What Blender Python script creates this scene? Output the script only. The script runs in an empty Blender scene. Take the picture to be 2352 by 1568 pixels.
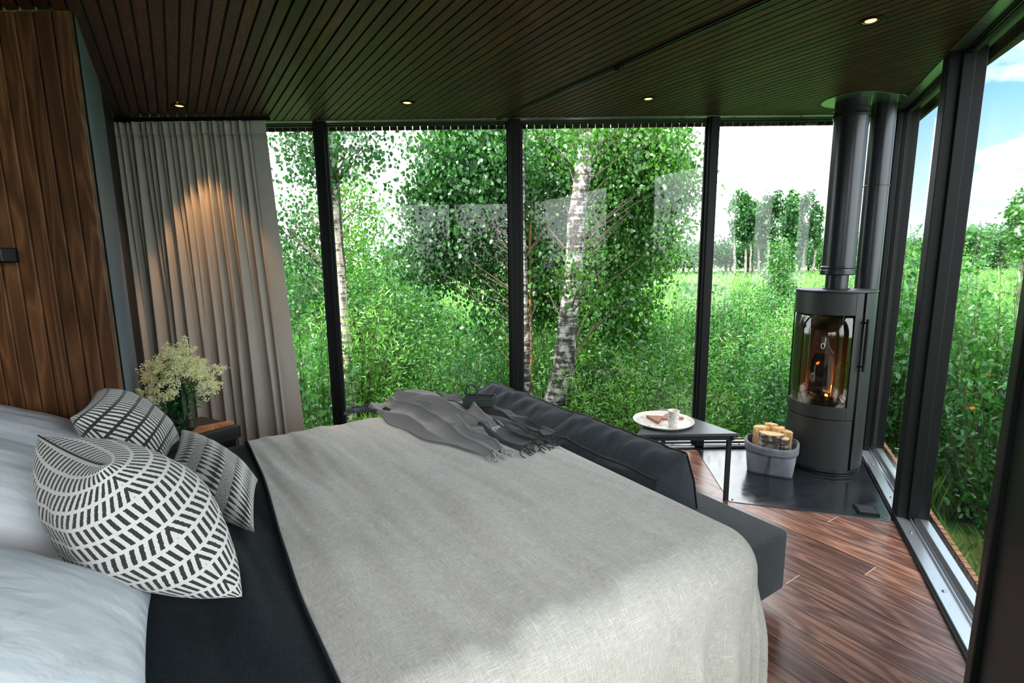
import bpy, math, random
import numpy as np
from mathutils import Vector, Matrix

# ------------------------------------------------------------------ camera, sky, sun, exposure
C = bpy.context.scene.collection
SC = bpy.context.scene
F_PX, PITCH, ROLL, H = 1171.55, math.radians(9.197), math.radians(-0.682), 1.5
_c, _s = math.cos(PITCH), math.sin(PITCH)
_fw = Vector((0, _c, -_s)); _up0 = Vector((0, _s, _c)); _r0 = Vector((1, 0, 0))
_rt = _r0*math.cos(ROLL) + _up0*math.sin(ROLL)
_up = -_r0*math.sin(ROLL) + _up0*math.cos(ROLL)
cam_d = bpy.data.cameras.new('camera'); cam = bpy.data.objects.new('camera', cam_d); C.objects.link(cam)
cam_d.sensor_width = 36; cam_d.lens = F_PX/2352*36; cam_d.clip_end = 600; cam_d.clip_start = 0.02
cam.matrix_world = Matrix(((_rt.x, _up.x, -_fw.x, 0), (_rt.y, _up.y, -_fw.y, 0), (_rt.z, _up.z, -_fw.z, H), (0, 0, 0, 1)))
SC.camera = cam
SC.view_settings.view_transform = 'Standard'; SC.view_settings.look = 'None'
SC.view_settings.gamma = 1; SC.view_settings.use_curve_mapping = False
SC.view_settings.exposure = 1.92
SC.cycles.max_bounces = 10; SC.cycles.transparent_max_bounces = 24
SC.cycles.diffuse_bounces = 5; SC.cycles.glossy_bounces = 5; SC.cycles.transmission_bounces = 6
SC.cycles.caustics_reflective = False; SC.cycles.caustics_refractive = False
SC.cycles.sample_clamp_indirect = 4.0
SC.cycles.use_denoising = True

def nd(nt, t, x=0, **kw):
    n = nt.nodes.new(t)
    for k, v in kw.items():
        if k.startswith('i_'):
            key = k[2:]
            key = int(key) if key.isdigit() else key.replace('_', ' ')
            n.inputs[key].default_value = v
        else: setattr(n, k, v)
    return n

W = bpy.data.worlds.new('sky'); SC.world = W; W.use_nodes = True
nt = W.node_tree; nt.nodes.clear()
out = nd(nt, 'ShaderNodeOutputWorld'); bg = nd(nt, 'ShaderNodeBackground')
tc = nd(nt, 'ShaderNodeTexCoord'); sp = nd(nt, 'ShaderNodeSeparateXYZ')
nt.links.new(tc.outputs['Generated'], sp.inputs[0])
elev = nd(nt, 'ShaderNodeValToRGB')                       # clear sky by height above the horizon
el = elev.color_ramp.elements
el[0].position = 0.0; el[0].color = (.42, .50, .55, 1); el[1].position = .6; el[1].color = (.05, .16, .30, 1)
e = el.new(.22); e.color = (.13, .28, .42, 1)
nt.links.new(sp.outputs['Z'], elev.inputs[0])
mp = nd(nt, 'ShaderNodeMapping'); mp.inputs['Scale'].default_value = (1, 1, 2.6); mp.inputs['Location'].default_value = (.7, .35, .22)
nt.links.new(tc.outputs['Generated'], mp.inputs[0])
no = nd(nt, 'ShaderNodeTexNoise', i_Scale=2.3, i_Detail=8.0, i_Roughness=.6)
nt.links.new(mp.outputs[0], no.inputs['Vector'])
cr = nd(nt, 'ShaderNodeValToRGB'); cr.color_ramp.elements[0].position = .49; cr.color_ramp.elements[1].position = .60
nt.links.new(no.outputs[0], cr.inputs[0])
# the clear gap in the clouds lies to the right of the cabin; elsewhere the cloud cover is bright and closed
dt = nd(nt, 'ShaderNodeVectorMath', operation='DOT_PRODUCT'); dt.inputs[1].default_value = Vector((.90, .36, .25)).normalized()
nt.links.new(tc.outputs['Generated'], dt.inputs[0])
mr = nd(nt, 'ShaderNodeMapRange', interpolation_type='SMOOTHSTEP'); mr.inputs['From Min'].default_value = .86; mr.inputs['From Max'].default_value = .70
nt.links.new(dt.outputs['Value'], mr.inputs['Value'])
m1 = nd(nt, 'ShaderNodeMixRGB'); m1.inputs[2].default_value = (.66, .68, .69, 1)
nt.links.new(cr.outputs[0], m1.inputs[0]); nt.links.new(elev.outputs[0], m1.inputs[1])
mc = nd(nt, 'ShaderNodeMixRGB'); mc.inputs[2].default_value = (1.62, 1.66, 1.72, 1)
nt.links.new(mr.outputs[0], mc.inputs[0]); nt.links.new(m1.outputs[0], mc.inputs[1])
nt.links.new(mc.outputs[0], bg.inputs[0]); bg.inputs[1].default_value = 1.0
nt.links.new(bg.outputs[0], out.inputs[0])

def lamp(name, typ, energy, color, parent=None, **kw):
    d = bpy.data.lights.new(name, typ); d.energy = energy; d.color = color
    for k, v in kw.items(): setattr(d, k, v)
    o = bpy.data.objects.new(name, d); C.objects.link(o); o.parent = parent
    return o
sun = lamp('sun', 'SUN', 3.5, (1, .95, .84), angle=math.radians(3))
_az, _el = math.radians(226), math.radians(42)            # heading of the sun, behind the cabin to the left
sd = Vector((math.sin(_az)*math.cos(_el), math.cos(_az)*math.cos(_el), math.sin(_el)))
sun.rotation_euler = sd.to_track_quat('Z', 'Y').to_euler(); sun.location = sd*40

# ------------------------------------------------------------------ frames of the building
AL = math.radians(-33.083)                                 # heading of the boards and of the bed
U = Vector((math.sin(AL), math.cos(AL), 0)); V = Vector((math.cos(AL), -math.sin(AL), 0))
ROT_B = math.radians(33.083)                               # local x = V (towards bed foot), local y = U
BE = math.radians(25.41); CN = Vector((2.72, 3.845, 0))
RD = -Vector((math.sin(BE), math.cos(BE), 0)); RN = Vector((math.cos(BE), -math.sin(BE), 0))
ROT_R = -BE                                                # local x = outward, local y = -r
ZC = 2.49; YB = 3.845; ZG = -0.9
def at(px, py, Y):
    d = _rt*((px-1176)/F_PX) - _up*((py-784)/F_PX) + _fw
    t = Y/d.y; return Vector((0, 0, H)) + d*t
def atz(px, py, z):
    d = _rt*((px-1176)/F_PX) - _up*((py-784)/F_PX) + _fw
    t = (z-H)/d.z; return Vector((0, 0, H)) + d*t

# ------------------------------------------------------------------ helpers
class MB:
    def __init__(s): s.v = []; s.f = []; s.uv = None; s.smooth = False
    def add(s, vs, fs):
        n = len(s.v); s.v += [tuple(p) for p in vs]; s.f += [tuple(i+n for i in f) for f in fs]; return s
    def box(s, x0, x1, y0, y1, z0, z1):
        return s.add([(x0,y0,z0),(x1,y0,z0),(x1,y1,z0),(x0,y1,z0),(x0,y0,z1),(x1,y0,z1),(x1,y1,z1),(x0,y1,z1)],
                     [(0,3,2,1),(4,5,6,7),(0,1,5,4),(1,2,6,5),(2,3,7,6),(3,0,4,7)])
    def prism(s, poly, z0, z1):
        a = sum(poly[i][0]*poly[(i+1)%len(poly)][1]-poly[(i+1)%len(poly)][0]*poly[i][1] for i in range(len(poly)))
        if a < 0: poly = poly[::-1]
        n = len(poly)
        return s.add([(p[0],p[1],z0) for p in poly]+[(p[0],p[1],z1) for p in poly],
                     [tuple(range(n))[::-1], tuple(range(n,2*n))]+[(i,(i+1)%n,(i+1)%n+n,i+n) for i in range(n)])
    def lathe(s, prof, cx=0, cy=0, n=48, cap=True):
        b = len(s.v); m = len(prof)
        for r, z in prof:
            for k in range(n):
                a = 2*math.pi*k/n; s.v.append((cx+r*math.cos(a), cy+r*math.sin(a), z))
        for i in range(m-1):
            for k in range(n):
                k2 = (k+1) % n
                s.f.append((b+i*n+k, b+i*n+k2, b+(i+1)*n+k2, b+(i+1)*n+k))
        if cap:
            s.f.append(tuple(b+k for k in range(n))[::-1]); s.f.append(tuple(b+(m-1)*n+k for k in range(n)))
        return s
    def tube(s, pts, rad, n=8, cap=True):
        pts = [Vector(p) for p in pts]; b = len(s.v); m = len(pts)
        if not hasattr(rad, '__len__'): rad = [rad]*m
        prev = None
        for i, p in enumerate(pts):
            t = (pts[min(i+1,m-1)]-pts[max(i-1,0)])
            if t.length < 1e-9: t = Vector((0,0,1))
            t.normalize()
            if prev is None:
                a = Vector((1,0,0)) if abs(t.x) < .8 else Vector((0,1,0)); u = t.cross(a).normalized()
            else:
                u = (prev - t*prev.dot(t))
                u = u.normalized() if u.length > 1e-6 else t.orthogonal().normalized()
            prev = u; w = t.cross(u)
            for k in range(n):
                a = 2*math.pi*k/n; q = p+(u*math.cos(a)+w*math.sin(a))*rad[i]; s.v.append(tuple(q))
        for i in range(m-1):
            for k in range(n):
                k2 = (k+1) % n; s.f.append((b+i*n+k, b+i*n+k2, b+(i+1)*n+k2, b+(i+1)*n+k))
        if cap:
            s.f.append(tuple(b+k for k in range(n))[::-1]); s.f.append(tuple(b+(m-1)*n+k for k in range(n)))
        return s
    def grid(s, fn, nu, nv, uvfn=None, closed=False):
        b = len(s.v); s.smooth = True
        for i in range(nu+1):
            for j in range(nv+1): s.v.append(tuple(fn(i/nu, j/nv)))
        for i in range(nu):
            for j in range(nv):
                s.f.append((b+i*(nv+1)+j, b+(i+1)*(nv+1)+j, b+(i+1)*(nv+1)+j+1, b+i*(nv+1)+j+1))
        if uvfn:
            if s.uv is None: s.uv = {}
            for i in range(nu+1):
                for j in range(nv+1): s.uv[b+i*(nv+1)+j] = uvfn(i/nu, j/nv)
        return s
    def build(s, name, m, parent=None, bevel=0, smooth=None, seg=2, solid=0, sub=0):
        me = bpy.data.meshes.new(name); me.from_pydata(s.v, [], s.f); me.update()
        if s.uv is not None:
            ul = me.uv_layers.new(name='UVMap')
            idx = np.empty(len(me.loops), dtype=np.int32); me.loops.foreach_get('vertex_index', idx)
            arr = np.zeros((len(s.v), 2)); 
            for k, q in s.uv.items(): arr[k] = q
            ul.data.foreach_set('uv', arr[idx].ravel())
        if m: me.materials.append(m)
        o = bpy.data.objects.new(name, me); C.objects.link(o); o.parent = parent
        if smooth if smooth is not None else s.smooth:
            for p in me.polygons: p.use_smooth = True
        if bevel:
            b = o.modifiers.new('bevel', 'BEVEL'); b.width = bevel; b.segments = seg; b.limit_method = 'ANGLE'; b.angle_limit = .6
        if solid:
            q = o.modifiers.new('solid', 'SOLIDIFY'); q.thickness = solid; q.offset = 0
        if sub:
            q = o.modifiers.new('sub', 'SUBSURF'); q.levels = sub; q.render_levels = sub
        return o
def auto_smooth(o, ang=35):
    me = o.data
    for p in me.polygons: p.use_smooth = True
    me.set_sharp_from_angle(angle=math.radians(ang)); return o
def thing(name, label, cat, loc=(0,0,0), rz=0, group=None):
    o = bpy.data.objects.new(name, None); C.objects.link(o); o.location = loc; o.rotation_euler = (0,0,rz)
    o.empty_display_size = .1; o['label'] = label; o['category'] = cat
    if group: o['group'] = group
    return o
def tag(o, label, cat, group=None, kind=None):
    o['label'] = label; o['category'] = cat
    if group: o['group'] = group
    if kind: o['kind'] = kind
    return o
def struct(o, label, cat='structure'):
    o['kind'] = 'structure'; o['label'] = label; o['category'] = cat; return o
def sempty(name, label, cat, loc=(0,0,0), rz=0):
    o = bpy.data.objects.new(name, None); C.objects.link(o); o.location = loc; o.rotation_euler = (0,0,rz)
    return struct(o, label, cat)
def plc(o, loc=(0,0,0), rz=0):
    o.location = loc; o.rotation_euler = (0,0,rz); return o

# ------------------------------------------------------------------ materials
def mat(name, col, rough=.5, metal=0, spec=.5, **kw):
    m = bpy.data.materials.new(name); m.use_nodes = True
    b = m.node_tree.nodes['Principled BSDF']
    b.inputs['Base Color'].default_value = (*col, 1); b.inputs['Roughness'].default_value = rough
    b.inputs['Metallic'].default_value = metal; b.inputs['Specular IOR Level'].default_value = spec
    for k, v in kw.items(): b.inputs[k.replace('_', ' ')].default_value = v
    return m
def coords(nt, kind='Object', scale=(1,1,1), rot=(0,0,0)):
    tc = nd(nt, 'ShaderNodeTexCoord'); mp = nd(nt, 'ShaderNodeMapping'); mp.inputs['Scale'].default_value = scale; mp.inputs['Rotation'].default_value = rot
    nt.links.new(tc.outputs[kind], mp.inputs[0]); return mp.outputs[0]
def noise(nt, vec, scale, detail=3, rough=.5, dist=0):
    n = nd(nt, 'ShaderNodeTexNoise', i_Scale=scale, i_Detail=detail, i_Roughness=rough, i_Distortion=dist)
    nt.links.new(vec, n.inputs['Vector']); return n.outputs[0]
def ramp(nt, fac, stops):
    r = nd(nt, 'ShaderNodeValToRGB'); e = r.color_ramp.elements
    e[0].position, e[0].color = stops[0][0], (*stops[0][1], 1); e[1].position, e[1].color = stops[-1][0], (*stops[-1][1], 1)
    for p, c in stops[1:-1]:
        q = e.new(p); q.color = (*c, 1)
    nt.links.new(fac, r.inputs[0]); return r.outputs[0]
def mth(nt, op, a, b=None, c=None):
    n = nd(nt, 'ShaderNodeMath', operation=op)
    for i, x in enumerate((a, b, c)):
        if x is None: continue
        if isinstance(x, (int, float)): n.inputs[i].default_value = x
        else: nt.links.new(x, n.inputs[i])
    return n.outputs[0]
def mixc(nt, fac, a, b, mode='MIX'):
    n = nd(nt, 'ShaderNodeMixRGB', blend_type=mode)
    for i, x in enumerate((fac, a, b)):
        if isinstance(x, (int, float)): n.inputs[i].default_value = x
        elif isinstance(x, tuple): n.inputs[i].default_value = (*x, 1)
        else: nt.links.new(x, n.inputs[i])
    return n.outputs[0]
def bump(nt, h, bsdf, strength=.3, dist=.01):
    b = nd(nt, 'ShaderNodeBump', i_Strength=strength, i_Distance=dist); nt.links.new(h, b.inputs['Height']); nt.links.new(b.outputs[0], bsdf.inputs['Normal'])

def wood(name, cols, rough=.45, ringw=.55, pitch=None, axis=0, along=1, length=None, off=0, grain=1.0, spec=.5, groove=None, jointc=(.45,.36,.24), finew=.5):
    """board wood: boards stacked along `axis`, grain along `along`, both in object space"""
    m = bpy.data.materials.new(name); m.use_nodes = True; nt = m.node_tree; b = nt.nodes['Principled BSDF']; L = nt.links
    tc = nd(nt, 'ShaderNodeTexCoord'); sp = nd(nt, 'ShaderNodeSeparateXYZ'); L.new(tc.outputs['Object'], sp.inputs[0])
    A = sp.outputs[axis]; G = sp.outputs[along]
    oth = [i for i in range(3) if i not in (axis, along)][0]; O = sp.outputs[oth]
    if pitch:
        q = mth(nt, 'DIVIDE', mth(nt, 'SUBTRACT', A, off), pitch); bid = mth(nt, 'FLOOR', q); fr = mth(nt, 'FRACT', q)
    else: bid = mth(nt, 'MULTIPLY', A, 0.0); fr = None
    wn = nd(nt, 'ShaderNodeTexWhiteNoise', noise_dimensions='1D'); L.new(bid, wn.inputs['W'])
    rnd = wn.outputs['Value']
    if length:
        ll = mth(nt, 'ADD', mth(nt, 'DIVIDE', G, length), mth(nt, 'MULTIPLY', rnd, 7.3)); pid = mth(nt, 'FLOOR', ll); pf = mth(nt, 'FRACT', ll)
        w2 = nd(nt, 'ShaderNodeTexWhiteNoise', noise_dimensions='2D'); cb = nd(nt, 'ShaderNodeCombineXYZ'); L.new(bid, cb.inputs[0]); L.new(pid, cb.inputs[1]); L.new(cb.outputs[0], w2.inputs['Vector']); rnd = w2.outputs['Value']
    cb = nd(nt, 'ShaderNodeCombineXYZ')
    L.new(mth(nt, 'ADD', mth(nt, 'MULTIPLY', A, 9.0*grain), mth(nt, 'MULTIPLY', rnd, 31.0)), cb.inputs[0])
    L.new(mth(nt, 'ADD', mth(nt, 'MULTIPLY', G, 1.1*grain), mth(nt, 'MULTIPLY', rnd, 17.0)), cb.inputs[1])
    L.new(mth(nt, 'MULTIPLY', O, 9.0*grain), cb.inputs[2])
    big = noise(nt, cb.outputs[0], .9, 2, .5, .4)
    rings = mth(nt, 'FRACT', mth(nt, 'MULTIPLY', big, 9.0))
    rings = mth(nt, 'POWER', mth(nt, 'ABSOLUTE', mth(nt, 'SUBTRACT', mth(nt, 'MULTIPLY', rings, 2.0), 1.0)), 1.6)
    cb2 = nd(nt, 'ShaderNodeCombineXYZ'); L.new(mth(nt, 'MULTIPLY', A, 260.0), cb2.inputs[0]); L.new(mth(nt, 'MULTIPLY', G, 7.0), cb2.inputs[1]); L.new(mth(nt, 'MULTIPLY', O, 260.0), cb2.inputs[2])
    fine = noise(nt, cb2.outputs[0], 1.0, 3, .6)
    col = ramp(nt, mth(nt, 'ADD', mth(nt, 'MULTIPLY', rings, ringw), mth(nt, 'ADD', mth(nt, 'MULTIPLY', fine, finew), (.5-finew)/2)), [(.15, cols[0]), (.5, cols[1]), (.85, cols[2])])
    col = mixc(nt, 1.0, col, ramp(nt, rnd, [(0, (.62,.58,.55)), (.5, (1,.96,.92)), (1, (1.35,1.2,1.0))]), 'MULTIPLY')
    if groove and pitch:
        g = mth(nt, 'LESS_THAN', mth(nt, 'ABSOLUTE', mth(nt, 'SUBTRACT', fr, .5)), .5-groove/2)
        if length:
            g2 = mth(nt, 'LESS_THAN', mth(nt, 'ABSOLUTE', mth(nt, 'SUBTRACT', pf, .5)), .5-.0022/length)
            col = mixc(nt, g2, jointc, col)
        col = mixc(nt, g, (.008,.006,.005), col)
        bump(nt, mth(nt, 'ADD', g, mth(nt, 'MULTIPLY', fine, .12)), b, .35, .004)
    else:
        bump(nt, fine, b, .12, .003)
    L.new(col, b.inputs['Base Color']); b.inputs['Roughness'].default_value = rough; b.inputs['Specular IOR Level'].default_value = spec
    L.new(mth(nt, 'ADD', mth(nt, 'MULTIPLY', fine, .18), rough-.09), b.inputs['Roughness'])
    return m

def fabric(name, c1, c2, scale=700, kind='UV', streak=None, rough=.9, sheen=.1, aniso=(1, .06), bumps=.25, blotch=.12):
    """woven cloth: two crossing sets of thread noise"""
    m = bpy.data.materials.new(name); m.use_nodes = True; nt = m.node_tree; b = nt.nodes['Principled BSDF']; L = nt.links
    a = noise(nt, coords(nt, kind, (scale*aniso[0], scale*aniso[1], scale*aniso[0])), 1, 2, .6)
    c = noise(nt, coords(nt, kind, (scale*aniso[1], scale*aniso[0], scale*aniso[0])), 1, 2, .6)
    w = mth(nt, 'MULTIPLY', mth(nt, 'ADD', a, c), .5)
    big = noise(nt, coords(nt, kind, (6, 6, 6)), 1, 3, .6)
    f = mth(nt, 'ADD', w, mth(nt, 'MULTIPLY', mth(nt, 'SUBTRACT', big, .5), blotch))
    col = ramp(nt, f, [(.38, c1), (.62, c2)])
    if streak:
        s1 = noise(nt, coords(nt, kind, (streak[0], streak[1], 1)), 1, 2, .7)
        s2 = noise(nt, coords(nt, kind, (streak[1], streak[0], 1)), 1, 2, .7)
        s = mth(nt, 'MAXIMUM', s1, s2)
        col = mixc(nt, ramp(nt, s, [(.60, (0,0,0)), (.74, (1,1,1))]), col, streak[2])
    L.new(col, b.inputs['Base Color']); b.inputs['Roughness'].default_value = rough
    b.inputs['Specular IOR Level'].default_value = .2
    b.inputs['Sheen Weight'].default_value = sheen; b.inputs['Sheen Roughness'].default_value = .5
    bump(nt, w, b, bumps, .002)
    return m

def glass_mat(name, tint=(1,1,1), gloss=.07, edge=.55, rough=0.0):
    m = bpy.data.materials.new(name); m.use_nodes = True; nt = m.node_tree; nt.nodes.clear(); L = nt.links
    o = nd(nt, 'ShaderNodeOutputMaterial'); mx = nd(nt, 'ShaderNodeMixShader'); t = nd(nt, 'ShaderNodeBsdfTransparent'); g = nd(nt, 'ShaderNodeBsdfGlossy')
    t.inputs[0].default_value = (*tint, 1); g.inputs['Roughness'].default_value = rough
    lw = nd(nt, 'ShaderNodeLayerWeight', i_Blend=.5)
    f = mth(nt, 'ADD', mth(nt, 'MULTIPLY', mth(nt, 'POWER', lw.outputs['Facing'], 4.0), edge), gloss)
    L.new(f, mx.inputs[0]); L.new(t.outputs[0], mx.inputs[1]); L.new(g.outputs[0], mx.inputs[2]); L.new(mx.outputs[0], o.inputs[0])
    return m

def leaf_mat(name, dark, mid, light, trans=.45, scale=40):
    m = bpy.data.materials.new(name); m.use_nodes = True; nt = m.node_tree; nt.nodes.clear(); L = nt.links
    o = nd(nt, 'ShaderNodeOutputMaterial')
    oi = nd(nt, 'ShaderNodeObjectInfo')
    n1 = noise(nt, coords(nt, 'Object'), scale, 1, .5); n2 = noise(nt, coords(nt, 'Object'), 1.7, 2, .5)
    f = mth(nt, 'ADD', mth(nt, 'MULTIPLY', n1, .75), mth(nt, 'ADD', mth(nt, 'MULTIPLY', n2, .4), mth(nt, 'MULTIPLY', mth(nt, 'SUBTRACT', oi.outputs['Random'], .5), .22)))
    col = ramp(nt, f, [(.36, dark), (.55, mid), (.78, light)])
    d = nd(nt, 'ShaderNodeBsdfDiffuse'); t = nd(nt, 'ShaderNodeBsdfTranslucent'); g = nd(nt, 'ShaderNodeBsdfGlossy', i_Roughness=.38)
    g.inputs[0].default_value = (.9, .95, 1, 1)
    L.new(col, d.inputs[0]); L.new(mixc(nt, 1.0, col, (1.05, 1.2, .55), 'MULTIPLY'), t.inputs[0])
    m1 = nd(nt, 'ShaderNodeMixShader', i_0=trans); L.new(d.outputs[0], m1.inputs[1]); L.new(t.outputs[0], m1.inputs[2])
    m2 = nd(nt, 'ShaderNodeMixShader', i_0=.04); L.new(m1.outputs[0], m2.inputs[1]); L.new(g.outputs[0], m2.inputs[2])
    L.new(m2.outputs[0], o.inputs[0]); return m

def bark_birch(name, pale=(.80,.75,.67), sh=0.0):
    m = bpy.data.materials.new(name); m.use_nodes = True; nt = m.node_tree; b = nt.nodes['Principled BSDF']; L = nt.links
    a = noise(nt, coords(nt, 'Object', (3.2, 3.2, 30)), 1, 4, .65)
    c = noise(nt, coords(nt, 'Object', (11, 11, 9)), 1, 6, .75)
    thin = noise(nt, coords(nt, 'Object', (6, 6, 150)), 1, 2, .6)
    f = mth(nt, 'ADD', mth(nt, 'MULTIPLY', a, .38), mth(nt, 'MULTIPLY', c, .62))
    col = ramp(nt, f, [(.42+sh, (.02,.018,.015)), (.465+sh, (.09,.08,.07)), (.51+sh, tuple(q*.6 for q in pale)), (.66+sh, pale)])
    col = mixc(nt, 1.0, col, ramp(nt, thin, [(.3, (.55,.48,.4)), (.45, (1,1,1))]), 'MULTIPLY')
    L.new(col, b.inputs['Base Color']); b.inputs['Roughness'].default_value = .75
    bump(nt, f, b, .5, .02); return m

M = {}
M['frame'] = mat('dark_metal', (.008,.011,.012), .42, 0, .3)
M['soffit'] = mat('soffit_metal', (.34,.38,.35), .30, .85)
M['frame_b'] = mat('black_metal', (.004,.005,.006), .5, 0, .22)
M['sill'] = mat('sill_metal', (.62,.65,.70), .28, .85)
M['glass'] = glass_mat('window_glass', (.985,.995,.99), .02, .40)
M['bolt'] = mat('bolt_steel', (.25,.25,.25), .3, 1)
M['rubber'] = mat('rubber', (.01,.01,.01), .8)
M['ceil'] = wood('ceiling_wood', [(.036,.012,.007), (.064,.021,.012), (.108,.040,.024)], .5, .55, .0525, 0, 1, 1.9, -.254, 1.2, groove=None)
M['floor'] = wood('floor_wood', [(.075,.035,.028), (.17,.088,.070), (.25,.145,.115)], .27, .62, .1235, 0, 1, 1.35, -.0, 1.15, .5, groove=.040, finew=.26)
M['panel'] = wood('panel_wood', [(.06,.025,.011), (.18,.082,.036), (.34,.17,.075)], .45, .36, .073, 0, 2, None, 0, .8)
M['deck'] = wood('deck_wood', [(.10,.05,.025), (.24,.12,.06), (.36,.2,.1)], .7, .55, None, 0, 2)
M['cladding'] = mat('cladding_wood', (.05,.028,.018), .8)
M['walnut'] = wood('walnut_wood', [(.14,.05,.025), (.30,.12,.06), (.42,.18,.09)], .5, .55, None, 1, 0, grain=3)
M['oak'] = wood('oak_wood', [(.22,.09,.035), (.42,.19,.08), (.55,.27,.12)], .5, .55, None, 1, 0, grain=3)
M['greywall'] = mat('grey_paint', (.13,.18,.24), .5)
M['black'] = mat('black_paint', (.006,.006,.007), .6)
M['spread'] = fabric('grey_linen', (.39,.375,.345), (.62,.60,.555), 560, 'UV', (420, 9, (.80,.78,.74)), .92, .1, (1,.06), .3)
M['strip'] = fabric('charcoal_linen', (.004,.007,.010), (.014,.022,.028), 520, 'UV', None, .9, .03, (1,.05), .3)
M['curtain'] = fabric('curtain_cloth', (.40,.375,.335), (.54,.51,.455), 900, 'UV', None, .95, .2, (1,.1), .15)
M['felt_sofa'] = fabric('charcoal_wool', (.007,.010,.014), (.046,.058,.070), 520, 'Object', None, .95, .08, (1,.5), .4)
M['sofa'] = fabric('grey_upholstery', (.018,.022,.025), (.075,.085,.092), 420, 'Object', None, .95, .08, (1,.6), .5)
M['felt'] = fabric('grey_felt', (.06,.07,.085), (.22,.24,.28), 420, 'Object', None, 1, .1, (1,.8), .4, .35)
M['throw_l'] = fabric('light_grey_wool', (.17,.175,.18), (.37,.375,.38), 600, 'UV', None, .95, .12, (1,.2), .3)
M['throw_d'] = fabric('charcoal_mottled_wool', (.012,.012,.014), (.10,.10,.105), 420, 'UV', None, .95, .1, (1,.4), .3)
M['tassel_l'] = mat('light_fringe', (.45,.45,.45), .9); M['tassel_d'] = mat('dark_fringe', (.035,.035,.038), .9)

def linen_white():
    m = bpy.data.materials.new('white_satin_stripe'); m.use_nodes = True; nt = m.node_tree; b = nt.nodes['Principled BSDF']; L = nt.links
    tc = nd(nt, 'ShaderNodeTexCoord'); sp = nd(nt, 'ShaderNodeSeparateXYZ'); L.new(tc.outputs['UV'], sp.inputs[0])
    st = mth(nt, 'GREATER_THAN', mth(nt, 'FRACT', mth(nt, 'MULTIPLY', sp.outputs[0], 13.0)), .5)
    L.new(mixc(nt, st, (.72,.78,.85), (.79,.84,.89)), b.inputs['Base Color'])
    L.new(mth(nt, 'ADD', mth(nt, 'MULTIPLY', st, .2), .45), b.inputs['Roughness'])
    w = noise(nt, coords(nt, 'Object', (5, 5, 5)), 1, 4, .55, .6)
    bump(nt, w, b, .35, .05); return m
M['sheet'] = linen_white()

def knit(name, rows, freq, white_lines=True, slant=.5, line=.2, lo=(.012,.012,.012), hi=(.74,.73,.70), style=0):
    m = bpy.data.materials.new(name); m.use_nodes = True; nt = m.node_tree; b = nt.nodes['Principled BSDF']; L = nt.links
    tc = nd(nt, 'ShaderNodeTexCoord'); sp = nd(nt, 'ShaderNodeSeparateXYZ'); L.new(tc.outputs['UV'], sp.inputs[0])
    u0, v0 = sp.outputs[0], sp.outputs[1]                 # v: from the top edge to the bottom edge, u: across
    wob = noise(nt, coords(nt, 'UV', (90, 90, 1)), 1, 2, .6); wob = mth(nt, 'MULTIPLY', mth(nt, 'SUBTRACT', wob, .5), .006)
    v = mth(nt, 'ADD', v0, wob); u = mth(nt, 'ADD', u0, wob)
    R = mth(nt, 'MULTIPLY', v, rows); row = mth(nt, 'FLOOR', R); fr = mth(nt, 'FRACT', R)
    spk = noise(nt, coords(nt, 'UV', (150, 150, 1)), 1, 2, .8)
    if style == 2:                                        # bands of spindle-shaped dashes between speckled bands
        band = mth(nt, 'ABSOLUTE', mth(nt, 'SUBTRACT', fr, .5))
        dash = mth(nt, 'PINGPONG', mth(nt, 'MULTIPLY', u, freq), 1.0)
        th = mth(nt, 'SUBTRACT', .80, mth(nt, 'MULTIPLY', mth(nt, 'PINGPONG', mth(nt, 'MULTIPLY', fr, 2.0), 1.0), .66))
        ish = mth(nt, 'GREATER_THAN', mth(nt, 'ADD', dash, mth(nt, 'MULTIPLY', mth(nt, 'SUBTRACT', spk, .5), .5)), th)
        sb = mth(nt, 'GREATER_THAN', mth(nt, 'FRACT', mth(nt, 'MULTIPLY', R, .5)), .68)
        sp2 = ramp(nt, spk, [(.42, lo), (.58, hi)])
        col = mixc(nt, sb, mixc(nt, ish, lo, hi), sp2)
    else:
        blk = nd(nt, 'ShaderNodeTexWhiteNoise', noise_dimensions='1D'); L.new(row, blk.inputs['W'])
        sg = mth(nt, 'ADD', mth(nt, 'MULTIPLY', mth(nt, 'GREATER_THAN', blk.outputs['Value'], .62), slant*2.6), -.35)
        q = mth(nt, 'FRACT', mth(nt, 'ADD', mth(nt, 'MULTIPLY', u, freq), mth(nt, 'MULTIPLY', fr, sg)))
        dash = mth(nt, 'LESS_THAN', q, .5 if style == 0 else .46)
        col = mixc(nt, dash, hi, lo)
        ln = mth(nt, 'LESS_THAN', fr, line)
        col = mixc(nt, ln, col, hi if white_lines else lo)
        if style == 1:
            sb = mth(nt, 'LESS_THAN', u0, .30)
            col = mixc(nt, mth(nt, 'MULTIPLY', sb, mth(nt, 'SUBTRACT', 1.0, ln)), col, ramp(nt, spk, [(.44, (.02,.02,.02)), (.66, (.5,.5,.48))]))
    col = mixc(nt, .07, col, ramp(nt, spk, [(.3, (.1,.1,.1)), (.7, (.8,.8,.8))]))
    L.new(col, b.inputs['Base Color']); b.inputs['Roughness'].default_value = .95; b.inputs['Specular IOR Level'].default_value = .15
    b.inputs['Sheen Weight'].default_value = .3
    bump(nt, spk, b, .4, .004); return m
M['knit1'] = knit('herringbone_knit', 13, 27, True, .55, .20)
M['knit2'] = knit('dark_band_knit', 8, 26, False, .5, .20, (.010,.010,.011), style=1)
M['knit3'] = knit('spindle_knit', 6, 44, True, style=2)

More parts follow.
